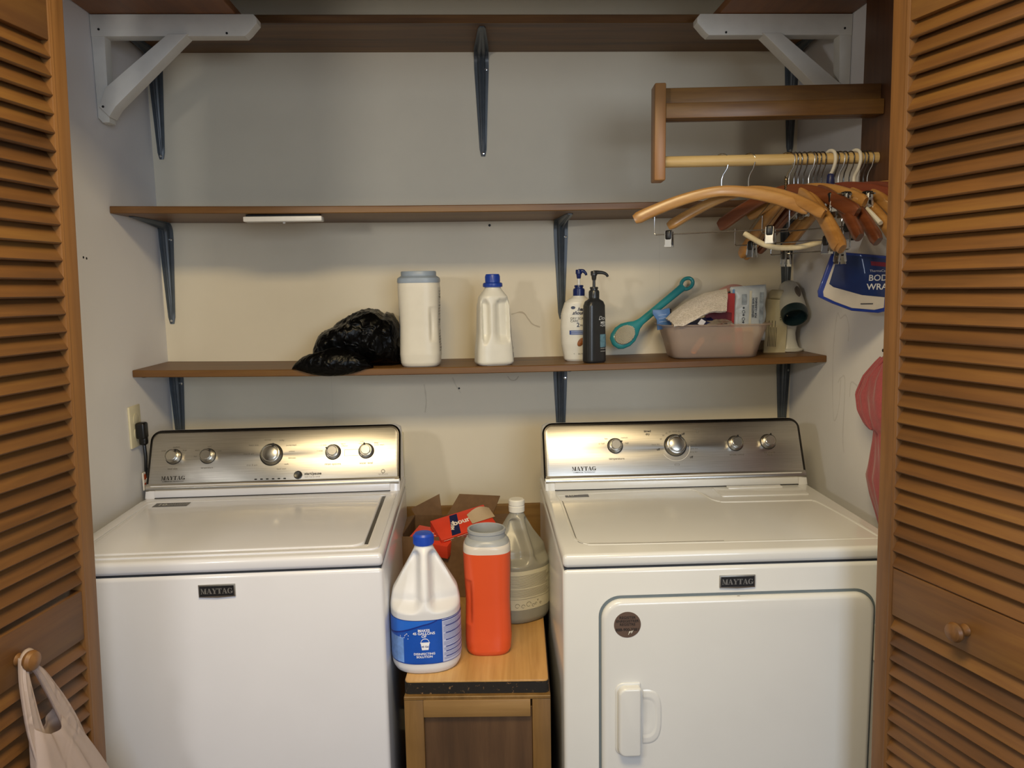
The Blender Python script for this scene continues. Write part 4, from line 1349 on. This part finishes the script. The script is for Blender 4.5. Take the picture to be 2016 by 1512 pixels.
# blue comb-like clip
t = thing('comb', 'small blue plastic comb sticking out of the left end of the basket', 'comb', (.378, -.150, 1.345), (0, R(-8), 0))
b = BM(); prism(b, [(-.020, 0), (.024, 0), (.024, .060), (.0, .058), (-.026, .062), (-.028, .05), (-.018, .03)], 0, .006, .001, 2, RX(PI/2)); obj('comb_body', b, plain('4A72A8', .35), t)
b = BM()
for k in range(3): box(b, -.012, .012, -.0072, -.0060, .022+k*.010, .0232+k*.010)
obj('comb_lines', b, plain('A8BCD8', .4), t)
b = BM(); box(b, .398, .406, -.13, -.12, 1.36, 1.404, .002, 2); tag(obj('black_stick', b, M_BLACKP), 'black handle end poking up behind the washcloth', 'handle')
# wipes pack
WP = thing('wipes_pack', 'pale blue soft pack of cleaning wipes standing in the basket', 'wipes pack', (.628, -.158, 1.300), (R(2), 0, R(-4)))
def pack(u, v, s_):
    w2 = .053
    x = -w2+2*w2*u
    edge = min(u, 1-u, v*1.2, (1-v)*1.2)
    th = .012*min(1, edge*6)**.5
    return Vector((x+.002*math.sin(v*17), s_*th+.0015*noise.noise(Vector((u*7, v*9, 2+s_))), v*.166+.006*u))
b = BM(); sheet(b, lambda u, v: pack(u, v, -1), 30, 40); sheet(b, lambda u, v: pack(u, v, 1), 30, 40)
bmesh.ops.remove_doubles(b, verts=b.verts[:], dist=.0004)
obj('pack_body', b, crumple('wipes_film', 'B9C3CC', .28, 22, .35, .004), WP, 60)
fm = lambda u, v: Vector((u, -.0142, v))
b = BM()
for s_, x_ in (('SENSITIVE SKIN', .012), ('FOR CLEANING', .0205)): letters(b, s_, .0085, fm, cx=x_, cy=.105, rot=PI/2, bold=.015)
for z_ in (.062, .083, .104): letters(b, '+', .011, fm, cx=-.016, cy=z_, bold=.06)
for z_ in (.072, .093): lathe(b, [(.0035, 0), (.0035, .0002), (.0045, .0002), (.0045, 0)], 16, T(-.016, -.0142, z_) @ RX(PI/2), cap=False)
obj('lettering', b, plain('2C3440', .4), WP)
b = BM(); poly(b, [fm(-.022, .115), fm(-.008, .115), fm(-.008, .145), fm(-.022, .145)]); poly(b, [fm(.030, .04), fm(.042, .04), fm(.042, .15), fm(.030, .15)])
obj('grey_panels', b, plain('8E9AA6', .4, var=.3, nscale=60), WP)
b = BM(); poly(b, [fm(.000, .03), fm(.007, .03), fm(.007, .155), fm(.000, .155)]); obj('cream_stripe', b, plain('C9C8BA', .4), WP)
b = BM(); poly(b, [fm(-.050, .03), fm(-.044, .03), fm(-.044, .16), fm(-.050, .16)]); obj('blue_stripe', b, plain('5C86B8', .4), WP)
b = BM(); sheet(b, lambda u, v: Vector((.560+.13*u, -.115+.02*v, 1.452+.012*u+.012*math.sin(u*5)*v+.006*v)), 20, 6, .002); tag(obj('pink_wrapper', b, plain('C89890', .5)), 'pink edged wrapper peeping out above the wipes pack', 'wrapper')
b = BM(); sheet(b, lambda u, v: Vector((.545+.05*u, -.14+.03*v, 1.440+.018*u-.02*v)), 8, 6, .003); tag(obj('dark_cloth_edge', b, plain('2C2E38', .7)), 'dark folded cloth edge behind the washcloth', 'cloth')
# bandages seen through the basket wall
t = thing('bandage_box', 'pink and cream bandage box seen through the basket wall', 'box', (.585, -.200, 1.268), (R(-6), 0, R(-3)))
b = BM(); box(b, -.012, .042, -.020, .012, 0, .078, .001, 1); obj('carton', b, plain('C8B08C', .5), t)
b = BM(); box(b, -.0115, .010, -.0212, -.0199, 0, .078); sp_ = obj('pink_strip', b, plain('D87860', .5), t)
b = BM(); letters(b, 'BAND', .014, lambda u, v: Vector((u, -.0218, v)), cx=-.001, cy=.045, rot=-PI/2, bold=.015); obj('strip_lettering', b, plain('E8C0B0', .5), sp_)
b = BM()
prism(b, rrect(-.028, .028, -.0085, .0085, .0080, 6), 0, .0012, .0003, 1, T(.462, -.2165, 1.298) @ RX(PI/2+R(-9)) @ RZ(R(52)))
tag(obj('bandage', b, plain('D89A6A', .6)), 'tan adhesive bandage seen through the front wall of the basket', 'bandage')

# cream packet with barcode behind basket
t = thing('paper_packet', 'cream cardboard packet with a barcode between the basket and the white device', 'packet', (.733, -.105, SZ), (R(-4), R(3), R(-12)))
b = BM(); box(b, -.032, .032, -.008, .008, 0, .165, .0015, 2); box(b, -.025, .022, -.006, .01, .165, .195, .008, 3); obj('packet_body', b, plain('C6BE9E', .6), t)
b = BM()
for k in range(9):
    w2 = (.0006, .0012, .0006, .0016, .0008, .0006, .0014, .0006, .001)[k]
    box(b, .009, .020, -.0086, -.0080, .100+k*.0030, .100+k*.0030+w2*1.2)
for k in range(6): box(b, -.022+k*.0045, -.0205+k*.0045, -.0086, -.0080, .02, .02+(.06 if k % 2 else .08))
obj('barcode', b, plain('3A362E', .6), t)

for o_ in [o_ for o_ in COL.objects if o_ not in BEFORE and o_.parent is None]:
    o_.location.z += sag(.54)

# white device (cordless handheld appliance) with dark green opening
WD = thing('handheld_device', 'white rounded device with a dark green nozzle at the right end of the lowest shelf', 'device', (.787, -.088, SZ))
WDm = plain('CFCFC6', .35, var=.02)
b = BM(); lathe(b, [(0, 0), (.039, 0), (.041, .003), (.041, .006), (.037, .0085), (.0, .0095)], 40, Matrix.Diagonal((1.0, .95, 1, 1)), cap=False); obj('base', b, WDm, WD)
b = BM()
rs = []
for z_, r_, dx in ((.006, .036, -.002), (.015, .031, -.004), (.035, .026, -.006), (.055, .0245, -.007), (.075, .027, -.006), (.095, .031, -.004)):
    rs.append([(dx+r_*math.cos(2*PI*j/36), .8*r_*math.sin(2*PI*j/36), z_) for j in range(36)])
rings(b, rs); obj('stand', b, WDm, WD, 60)
axis = Vector((-.12, -.72, -.68)).normalized()
q = axis.to_track_quat('Z', 'Y').to_matrix().to_4x4()
HM = T(.003, .020, .186) @ q
b = BM(); lathe(b, [(0, -.028), (.015, -.026), (.026, -.018), (.031, -.004), (.034, .02), (.037, .06), (.0385, .088), (.0385, .094)], 48, HM, cap=False); obj('housing', b, WDm, WD, 60)
b = BM(); lathe(b, [(.0385, .092), (.0392, .096), (.0385, .110), (.0360, .118), (.0325, .118), (.031, .108), (.028, .085), (0, .083)], 48, HM, cap=False); obj('nozzle', b, plain('1F3336', .35), WD)
b = BM()
toCam = Vector((-.96, -2.3, 0)).normalized()
side = toCam
un = Vector((.24, -.76, .60)); un = (un-axis*un.dot(axis)).normalized()
MB = Matrix.Translation(Vector((.003, .020, .186))+axis*.042+un*.0345) @ Matrix((un.cross(axis), -un, -axis)).transposed().to_4x4()
rs = []
for k, sc in enumerate((1, 1, .9, .5)):
    rs.append([MB @ Vector((.0085*sc*math.cos(a)*(1+.15*math.sin(a)), -.0005-[0, .0045, .0062, .0072][k], .022*sc*math.sin(a))) for a in np.linspace(0, 2*PI, 28, endpoint=False)])
rings(b, rs); obj('grey_button', b, plain('5C544C', .45), WD, 60)

# ---- black bin bag
def bag_black():
    bm = BM()
    def ridge(p, s_):
        n = 0; amp = 1; f = s_
        for k in range(4):
            n += amp*(1-abs(noise.noise(p*f+Vector((k*7.3, 0, 0))))*2.2)
            amp *= .5; f *= 2.1
        return n
    H = [(-.690, .004), (-.680, .016), (-.662, .030), (-.650, .052), (-.640, .082), (-.620, .105), (-.59, .122), (-.56, .134), (-.53, .150), (-.505, .157), (-.47, .156), (-.452, .146), (-.445, .150), (-.425, .142), (-.412, .120), (-.405, .085), (-.402, .03)]
    xs = [h[0] for h in H]; hs = [h[1] for h in H]
    nx, na = 130, 90
    rs = []
    for i in range(nx+1):
        x = xs[0]+(xs[-1]-xs[0])*i/nx
        h = float(np.interp(x, xs, hs))
        u = i/nx
        env = math.sin(PI*min(1, max(0.02, u)*1.0))**.35 if u < .98 else .35
        yc, d = -.125, .108*max(.15, min(1, u*5, (1-u)*9+.25))
        r = []
        for j in range(na):
            a = 2*PI*j/na
            cy, cz = math.cos(a), math.sin(a)
            y = yc+d*math.copysign(abs(cy)**.75, cy)
            z = h*.5+h*.5*math.copysign(abs(cz)**.7, cz)
            p = Vector((x, y, z))
            k = ridge(p, 9)
            o_ = (k-.9)*.0105*min(1, h/.05)
            z2 = z+o_*(1 if cz > 0 else .15)*max(0.2, cz)
            y2 = y+o_*cy*1.0
            x2 = x+.006*noise.noise(p*22)
            r.append((x2, min(y2, -.004), SZ+max(.0, z2)))
        rs.append(r)
    rings(bm, rs)
    # front lobe drooping over the shelf edge
    rs = []
    nx = 90
    for i in range(nx+1):
        u = i/nx
        x = -.700+.225*u
        s_ = math.sin(PI*u)**.6
        hh = .056*s_+.002
        yb, yf = -.235+.02*s_, -.258-.034*s_
        zb = SZ+.003-(.024*s_**1.6)
        r = []
        for j in range(60):
            a = 2*PI*j/60
            cy, cz = math.cos(a), math.sin(a)
            y = (yb+yf)/2-(yf-yb)/2*-cy
            tz = (1+cz)/2
            zlow = SZ+.0015 if y > -.262 else zb
            z = zlow+(hh+(SZ-zlow))*tz
            p = Vector((x, y, z))
            k = ridge(p+Vector((3, 1, 2)), 12)
            o_ = (k-.9)*.006*s_
            yy = y+o_*(1 if cy > 0 else -1)*abs(cy)
            if z < SZ+.001: yy = min(yy, -.2595)
            r.append((x+.004*noise.noise(p*25), yy, z+o_*max(0, cz)))
        rs.append(r)
    rings(bm, rs)
    return bm
bag_o = tag(obj('bin_bag', bag_black(), crumple('black_plastic_film', '040404', .30, 30, .8, .007, .25), None, 28), 'crumpled glossy black plastic bin bag drooping over the lowest shelf', 'plastic bag')

bag_o.location.z = sag(-.56)

# ================================================================== HANGING RACK
RK = thing('hanging_rack', 'brown wooden hanging rack with a pale rod on the right wall', 'rack', (XR, -.54, 1.77))
def rk(name, mat, x0, x1, y0, y1, z0, z1, bev=.003, M=None):
    b = BM(); box(b, x0, x1, y0, y1, z0, z1, bev, 2, M); return obj(name, b, mat, RK)
# local x is negative towards the room; frame is turned so its wall end is nearer the camera
tilt = RZ(R(-4.0))
rk('wall_board', M_RACKD, -.026, -.001, -.085, .085, -.06, .398)
rk('beam', M_RACK, -.545, -.026, -.012, .022, .098, .173, .003, T(0, 0, 0) @ tilt)
rk('beam_strip', M_RACK, -.545, -.026, -.030, -.012, .098, .134, .002, tilt)
rk('end_post', M_RACKV, -.572, -.545, -.034, .024, -.047, .180, .003, tilt)
b = BM(); tube(b, [tilt @ Vector((-.545, -.004, 0)), tilt @ Vector((-.026, -.004, 0))], .0135, 24); obj('rod', b, M_ROD, RK)
def rodp(x):   # world point on the rod axis
    lx = x-XR
    p = tilt @ Vector((lx/math.cos(R(4)), -.004, 0))
    return Vector((XR+p.x, -.54+p.y, 1.77))

# ---- hangers
def hook_bm(wr=.0017, neck=.075, open_=.2, rr=.0165, twist=False, lean=0):
    """hook over the origin (rod axis), wire down to z=-neck"""
    b = BM()
    P = []
    for i in range(19):
        a = R(-35+i*(200+35)/18)
        P.append((-rr*math.cos(a)*-1, 0, rr*math.sin(a)))
    P = [(rr*math.cos(R(a)), 0, rr*math.sin(R(a))) for a in range(-20, 196, 12)]
    P = P[::-1]
    P2 = [(rr*.98, 0, -.006), (rr*.75, 0, -.020), (rr*.2, 0, -.034), (0, 0, -.046), (0, 0, -neck)]
    tube(b, P+P2, wr, 8)
    if twist:
        for s_ in (0, PI):
            tube(b, [(.0028*math.cos(k*.9+s_), .0028*math.sin(k*.9+s_), -.040-k*.0014) for k in range(26)], .0013, 6)
    return b
def arm_bm(half=.215, drop=.055, h0=.026, h1=.031, t0=.012, t1=.020, curve=.03, neck=.072, rise=1.7, x0=None, x1=None, tip=.004):
    b = BM()
    rs = []
    n = 44
    xa = -half if x0 is None else x0
    xb = half if x1 is None else x1
    for i in range(n+1):
        x = xa+(xb-xa)*i/n
        u = abs(x)/half
        z = -neck-drop*u**rise
        slope = -drop*rise*u**(rise-1)/half*(1 if x > 0 else -1)
        ca = 1/math.sqrt(1+slope*slope); sa = slope*ca
        y = -curve*u*u
        e = min(1, (half-abs(x))/.006+.35)
        e = math.sqrt(max(0, 1-(1-e)**2))
        hh = (h0+(h1-h0)*u)*.5*max(.18, e)
        tt = (t0+(t1-t0)*u)*.5*max(.3, e)
        r = []
        for j in range(16):
            a = 2*PI*j/16
            cx_ = math.copysign(abs(math.cos(a))**.6, math.cos(a)); cz_ = math.copysign(abs(math.sin(a))**.6, math.sin(a))
            r.append((x-sa*hh*cz_, y+tt*cx_, z+ca*hh*cz_))
        rs.append(r)
    return rings(b, rs)
def clip_bm(x, z, open_=0):
    b = BM()
    for s_ in (-1, 1):
        M = T(x, s_*.004, z) @ RX(s_*R(9))
        box(b, -.010, .010, -.0008, .0008, -.036, .004, .0006, 1, M)
        box(b, -.0095, -.0085, -.003, .003, -.03, .002, .0003, 1, M); box(b, .0085, .0095, -.003, .003, -.03, .002, .0003, 1, M)
    lathe(b, [(.0035, -.009), (.0035, .009)], 12, T(x, 0, z-.010) @ RY(PI/2))
    return b
def clipbar(root, w2, z, cl=(-.11, .11), rubber=True, drop_from=None, y=0):
    b = BM()
    P = [(-w2, y, z+(.045)), (-w2, y, z+.004), (-w2+.004, y, z), (w2-.004, y, z), (w2, y, z+.004), (w2, y, z+.045)]
    tube(b, P, .0016, 8)
    bar = obj('clip_bar', b, M_WIRE, root)
    for x in cl:
        c = obj('clip', clip_bm(x, z+.003), M_CHROME, bar)
        c.location.y = y
        if rubber:
            b = BM(); box(b, x-.008, x+.008, y-.0095, y+.0095, z-.014, z+.010, .004, 3); obj('clip_pad', b, M_BLACKP, bar)
    return bar
HG = 'hangers on the wooden rod'
def hanger(x, th, kind, label, drop=.055, half=.215, dz=0, tiltx=0, clips=None, clz=None, curve=.03, flat=0, name=None, **kw):
    p = rodp(x)
    wood_ = kind in ('light', 'brown', 'red')
    nm = {'light': 'wooden_hanger', 'brown': 'wooden_hanger', 'red': 'wooden_hanger', 'wire': 'wire_hanger', 'plastic': 'plastic_hanger', 'clip': 'clip_hanger'}[kind]
    t = thing(nm, label, 'hanger', (p.x, p.y, p.z+dz), (0, tiltx, -R(th)), HG)
    if wood_:
        obj('hook', hook_bm(), M_WIRE, t)
        obj('hanger_body', arm_bm(half, drop, curve=curve, **kw), {'light': M_HL, 'brown': M_HB, 'red': M_HR}[kind], t, 50)
        if clips:
            clipbar(t, half*.78, clz, clips, y=-curve*.5)
    elif kind == 'clip':
        obj('hook', hook_bm(), M_WIRE, t)
        b = BM(); tube(b, [(-half, 0, -.10), (0, 0, -.085), (half, 0, -.10)], .0022, 8); tube(b, [(0, 0, -.05), (0, 0, -.088)], .002, 8); bar = obj('hanger_bar', b, M_WIRE, t)
        for cx_ in clips:
            obj('clip', clip_bm(cx_, -.10), M_CHROME, t)
            b = BM(); box(b, cx_-.009, cx_+.009, -.010, .010, -.118, -.092, .004, 3); obj('clip_pad', b, M_BLACKP, t)
    elif kind == 'plastic':
        b = BM()
        rr = .019
        tube(b, smooth_path([(-rr*.95, 0, -.004), (-rr*.8, 0, .012), (0, 0, rr), (rr*.8, 0, .012), (rr, 0, -.008), (rr*.6, 0, -.028), (0, 0, -.045), (0, 0, -.068)], 6), .0042, 10)
        obj('hook', b, M_WHITEP, t)
        b = BM(); tube(b, smooth_path([(-half, -.02, -.07-drop), (-half*.6, -.008, -.075-drop*.45), (0, 0, -.066), (half*.6, -.008, -.075-drop*.45), (half, -.02, -.07-drop)], 8), .0055, 10); obj('hanger_body', b, M_WHITEP, t)
        if kw.get('collar'):
            pass
    return t
hs1 = hanger(.428, 30, 'light', 'light wooden hanger with metal clips, leftmost on the rod', .060, .209, clips=(-.125, .120), clz=-.172, curve=.035)
hanger(.494, 48, 'light', 'light wooden hanger, second from the left on the rod', .075, .205, curve=.035, h0=.022, h1=.027)
hanger(.592, 60, 'brown', 'dark brown wooden hanger behind the cardboard tube hanger', .075, .20, clips=(-.10, .12), clz=-.20, curve=.02, h1=.036)
hanger(.604, 80, 'light', 'light wooden hanger with a rounded tip just right of the dark brown one', .150, .21, curve=.02, h0=.026, h1=.034, rise=1.4)
hanger(.614, 82, 'light', 'light wooden hanger nested against the rounded tipped one', .155, .22, curve=.02, h0=.024, h1=.032, rise=1.4)
hanger(.626, 78, 'clip', 'all metal clip hanger with black pads among the left of the crowd', half=.15, clips=(-.13, .11))
hanger(.640, 60, 'light', 'light wooden hanger with a thick squared end below the white plastic hook', .050, .165, curve=.02, h0=.028, h1=.034, clips=(-.10, .12), clz=-.17)
hanger(.650, 80, 'brown', 'dark brown wooden hanger with a sloping arm in the crowd', .130, .21, curve=.02, h0=.024, h1=.030, clips=(-.09, .13), clz=-.225)
hanger(.660, 82, 'clip', 'all metal clip hanger just behind the sloping dark brown hanger', half=.14, clips=(-.11, .12))
hanger(.670, 76, 'brown', 'second dark brown wooden hanger, seen just left of the navy collar', .140, .22, curve=.02)
t = hanger(.690, 74, 'plastic', 'white plastic hanger with a navy collar on its hook', .10, .19)
b = BM(); lathe(b, [(.0055, 0), (.0085, -.004), (.0095, -.026), (.007, -.030)], 18, T(.004, 0, -.036)); obj('collar', b, plain('1C2456', .4), t)
hanger(.702, 80, 'clip', 'all metal clip hanger holding the blue package', half=.15, clips=(-.12, .125))
hanger(.712, 62, 'red', 'reddish brown wooden hanger with a broad arm near the right end', .050, .185, curve=.02, h0=.030, h1=.038)
hanger(.724, 80, 'light', 'light wooden hanger with a long drooping tip near the right end', .140, .22, curve=.02, h0=.024, h1=.030, rise=1.4)
hanger(.738, 78, 'light', 'light wooden hanger between the drooping one and the white plastic one', .09, .20, curve=.02)
t = hanger(.750, 74, 'plastic', 'white plastic hanger without a collar near the right end', .09, .18)
hanger(.762, 70, 'red', 'reddish brown wooden hanger, second from the wall board', .035, .18, curve=.02, h0=.028, h1=.032)
hanger(.772, 80, 'clip', 'all metal clip hanger hard against the wall board', half=.13, clips=(-.10, .10))
hanger(.782, 66, 'light', 'light wooden hanger, rightmost and highest against the wall board', .010, .15, curve=.01, h0=.026, h1=.030)
# wire hanger with a cardboard tube
p = rodp(.585)
t = thing('wire_hanger', 'thin wire hanger with a twisted neck and drooping pale cardboard tube', 'hanger', p, (0, 0, R(-38)), HG)
obj('hook', hook_bm(.0014, .075, twist=True), plain('8E7C5E', .3, metal=1), t)
b = BM(); tube(b, smooth_path([(-.098, 0, -.178), (-.05, 0, -.115), (0, 0, -.075), (.05, 0, -.115), (.098, 0, -.178)], 6), .0012, 6); obj('shoulder_wire', b, plain('8E7C5E', .3, metal=1), t)
b = BM()
P = smooth_path([(-.100, 0, -.172), (-.075, 0, -.188), (-.045, -.002, -.204), (-.01, -.002, -.212), (.04, 0, -.212), (.092, 0, -.200)], 6)
out_ = []
tube(b, P, .0068, 14)
obj('cardboard_tube', b, plain('CFC4A6', .6, var=.08, nscale=80), t)
b = BM(); d_ = (P[-1]-P[-2]).normalized(); M = Matrix.Translation(P[-1]) @ d_.to_track_quat('Z', 'Y').to_matrix().to_4x4(); lathe(b, [(0, 0), (.0050, 0), (.0050, .0008), (0, .0008)], 14, M, cap=False); obj('tube_opening', b, plain('3A2418', .8), t)

# blue package
def quad_pt(x, z):  # helper for package outline
    return (x, z)
PK = thing('heat_wrap_package', 'blue and white body wrap package hanging from a metal clip at the right', 'package', (.725, -.60, 1.48), (R(4), 0, R(-14)))
outl = [(-.050, .065), (.085, .050), (.085, -.078), (.060, -.084), (.0, -.078), (-.045, -.060), (-.077, -.044), (-.079, -.030)]
def inset(P, k): 
    c = (sum(p[0] for p in P)/len(P), sum(p[1] for p in P)/len(P)); return [(c[0]+(x-c[0])*k, c[1]+(y-c[1])*k) for x, y in P]
FM = RX(PI/2)
b = BM(); prism(b, outl, 0, .010, .003, 3, FM); obj('package_border', b, plain('1C3690', .3, coat=.5), PK)
b = BM(); prism(b, inset(outl, .85), .006, .0118, .002, 2, FM); obj('package_window', b, plain('C2BEBA', .3, coat=.6), PK)
b = BM(); prism(b, [(-.038, .058), (.080, .044), (.080, -.047), (.02, -.040), (-.045, -.020), (-.055, -.012)], .008, .0126, .001, 2, FM); obj('package_panel', b, plain('1B2F66', .3, var=.1, coat=.6), PK)
pp = plane_map(FM, .0131)
b = BM(); letters(b, 'BODY', .020, pp, cx=.060, cy=.000, bold=.015); letters(b, 'WRAP', .020, pp, cx=.058, cy=-.021, bold=.015); letters(b, 'ThermaCare', .008, pp, cx=.055, cy=.017)
obj('lettering', b, plain('C8CCD4', .4), PK)
b = BM(); poly(b, [pp(.035, .040), pp(.080, .035), pp(.080, .025), pp(.037, .030)]); obj('red_band', b, plain('7E2436', .4), PK)
b = BM(); bars(b, pp, .018, .046, [-.062], .0025); obj('small_print', b, plain('3A3A44', .4), PK)
b = BM(); prism(b, [(.005, .05), (.09, .04), (.09, .085), (.02, .10)], -.002, -.0005, 0, 1, FM); obj('header_card', b, plain('CFCAC2', .5), PK)

# ================================================================== PINK CLOTH ON RIGHT WALL
def pinkcloth():
    b = BM()
    prof = [(1.295, -.588, .010, .006), (1.27, -.572, .035, .016), (1.235, -.548, .062, .026), (1.19, -.532, .085, .032), (1.15, -.545, .080, .032), (1.12, -.570, .060, .028), (1.105, -.590, .045, .022), (1.08, -.585, .055, .022), (1.03, -.568, .075, .022), (.985, -.553, .085, .022), (.94, -.572, .080, .020), (.90, -.600, .06, .018), (.87, -.615, .05, .016)]
    rs = []
    zs = [p[0] for p in prof][::-1]
    for i in range(70):
        z = prof[0][0]+(prof[-1][0]-prof[0][0])*i/69
        far, hw, dp = [float(np.interp(z, zs, [p[k] for p in prof][::-1])) for k in (1, 2, 3)]
        yc = far-hw
        r = []
        for j in range(80):
            a = 2*PI*j/80
            pl = 1+.14*math.sin(a*7+z*14)+.08*math.sin(a*13-z*20)
            x = -.0012-dp-dp*math.cos(a)*pl*.9
            r.append((min(x, -.001), yc+hw*math.sin(a)*(1+.02*math.sin(a*9)), z))
        rs.append(r)
    rings(b, rs, M=T(XR, 0, 0))
    for k in range(3):
        P = []
        for i in range(26):
            z = 1.285-.175*i/25
            far = float(np.interp(z, zs, [p[1] for p in prof][::-1]))
            dp = float(np.interp(z, zs, [p[3] for p in prof][::-1]))
            P.append((XR-dp*(1.5+.12*k)-.004, far-.006-.010*k-.010*k*math.sin(PI*i/25), z))
        tube(b, P, .0045-.0006*k, 8)
    return b
def fabric(name, c):
    m, nt, bs = nmat(name)
    n = N(nt, 'ShaderNodeTexNoise', Scale=400, Detail=2)
    nt.links.new(coords(nt, (1, 1, .3)), n.inputs['Vector'])
    a = srgb(c)
    nt.links.new(ramp(nt, n.outputs[0], [(.3, tuple(x*.8 for x in a[:3])+(1,)), (.7, a)]), bs.inputs['Base Color'])
    bs.inputs['Roughness'].default_value = .9
    bs.inputs['Sheen Weight'].default_value = .3
    bump(nt, bs, n.outputs[0], .3)
    return m
tag(obj('pink_towel', pinkcloth(), fabric('pink_fabric', 'A44E54'), None, 60), 'dusty pink cloth hanging in folds on the right wall beside the door', 'cloth')

# ================================================================== PLASTIC CARRIER BAG ON LEFT DOOR KNOB
def carrier():
    t = thing('carrier_bag', 'crinkled pale plastic carrier bag hanging from the left door knob', 'bag', (-.943, -1.172, .870))
    m = crumple('pale_plastic_film', 'C9B8B0', .32, 16, .55, .006, .5, .35)
    b = BM()
    # body: pleated drape, wide along the leaf
    rs = []
    for i in range(46):
        v = i/45
        z = -.135-.32*v
        y0_, y1_ = -.030-.025*v, .050+.17*v**.9
        hw = (y1_-y0_)/2
        dp = .016+.030*v**.8
        cy = (y1_+y0_)/2
        r = []
        for j in range(72):
            a = 2*PI*j/72
            pl = 1+(.16*math.sin(a*6+v*1.5)+.10*math.sin(a*11-v*2))*(1-.3*v)
            x = dp*math.cos(a)*pl+.014+.025*v+.02*v*math.sin(a)
            y = hw*math.sin(a)*(1+.05*math.sin(a*5+v*6))
            zt = z+(.030*abs(math.sin(a))**2 if i == 0 else .030*abs(math.sin(a))**2*(1-v)**3)
            r.append((x, y+cy, zt))
        rs.append(r)
    rings(b, rs, cap=False)
    obj('bag_body', b, m, t, 70)
    for s_ in (-1, 1):
        b = BM()
        P = smooth_path([(.000, -.012, .010), (.002, -.018, -.02), (.006, -.020, -.06), (.010, -.018, -.11), (.016, -.012, -.16), (.022, -.004, -.22)] if s_ < 0 else [(.006, .004, -.012), (.010, .014, -.03), (.014, .030, -.065), (.018, .045, -.10), (.024, .062, -.15), (.032, .080, -.22)], 7)
        rs = []
        for i, p in enumerate(P):
            u = i/(len(P)-1)
            w2 = .005+.020*u
            rs.append([(p.x+.006*math.cos(2*PI*j/20)*(1+.4*math.sin(j*2.5)), p.y+w2*math.sin(2*PI*j/20), p.z) for j in range(20)])
        rings(b, rs)
        obj('strap', b, m, t, 70)
    b = BM(); tube(b, [(.000+.0*k, .0135*math.cos(a), .0+.0135*math.sin(a)) for k, a in enumerate(np.linspace(0, 2*PI, 20, endpoint=False))], .006, 8, closed=True); 
    obj('loop', b, m, t, 70)
carrier()
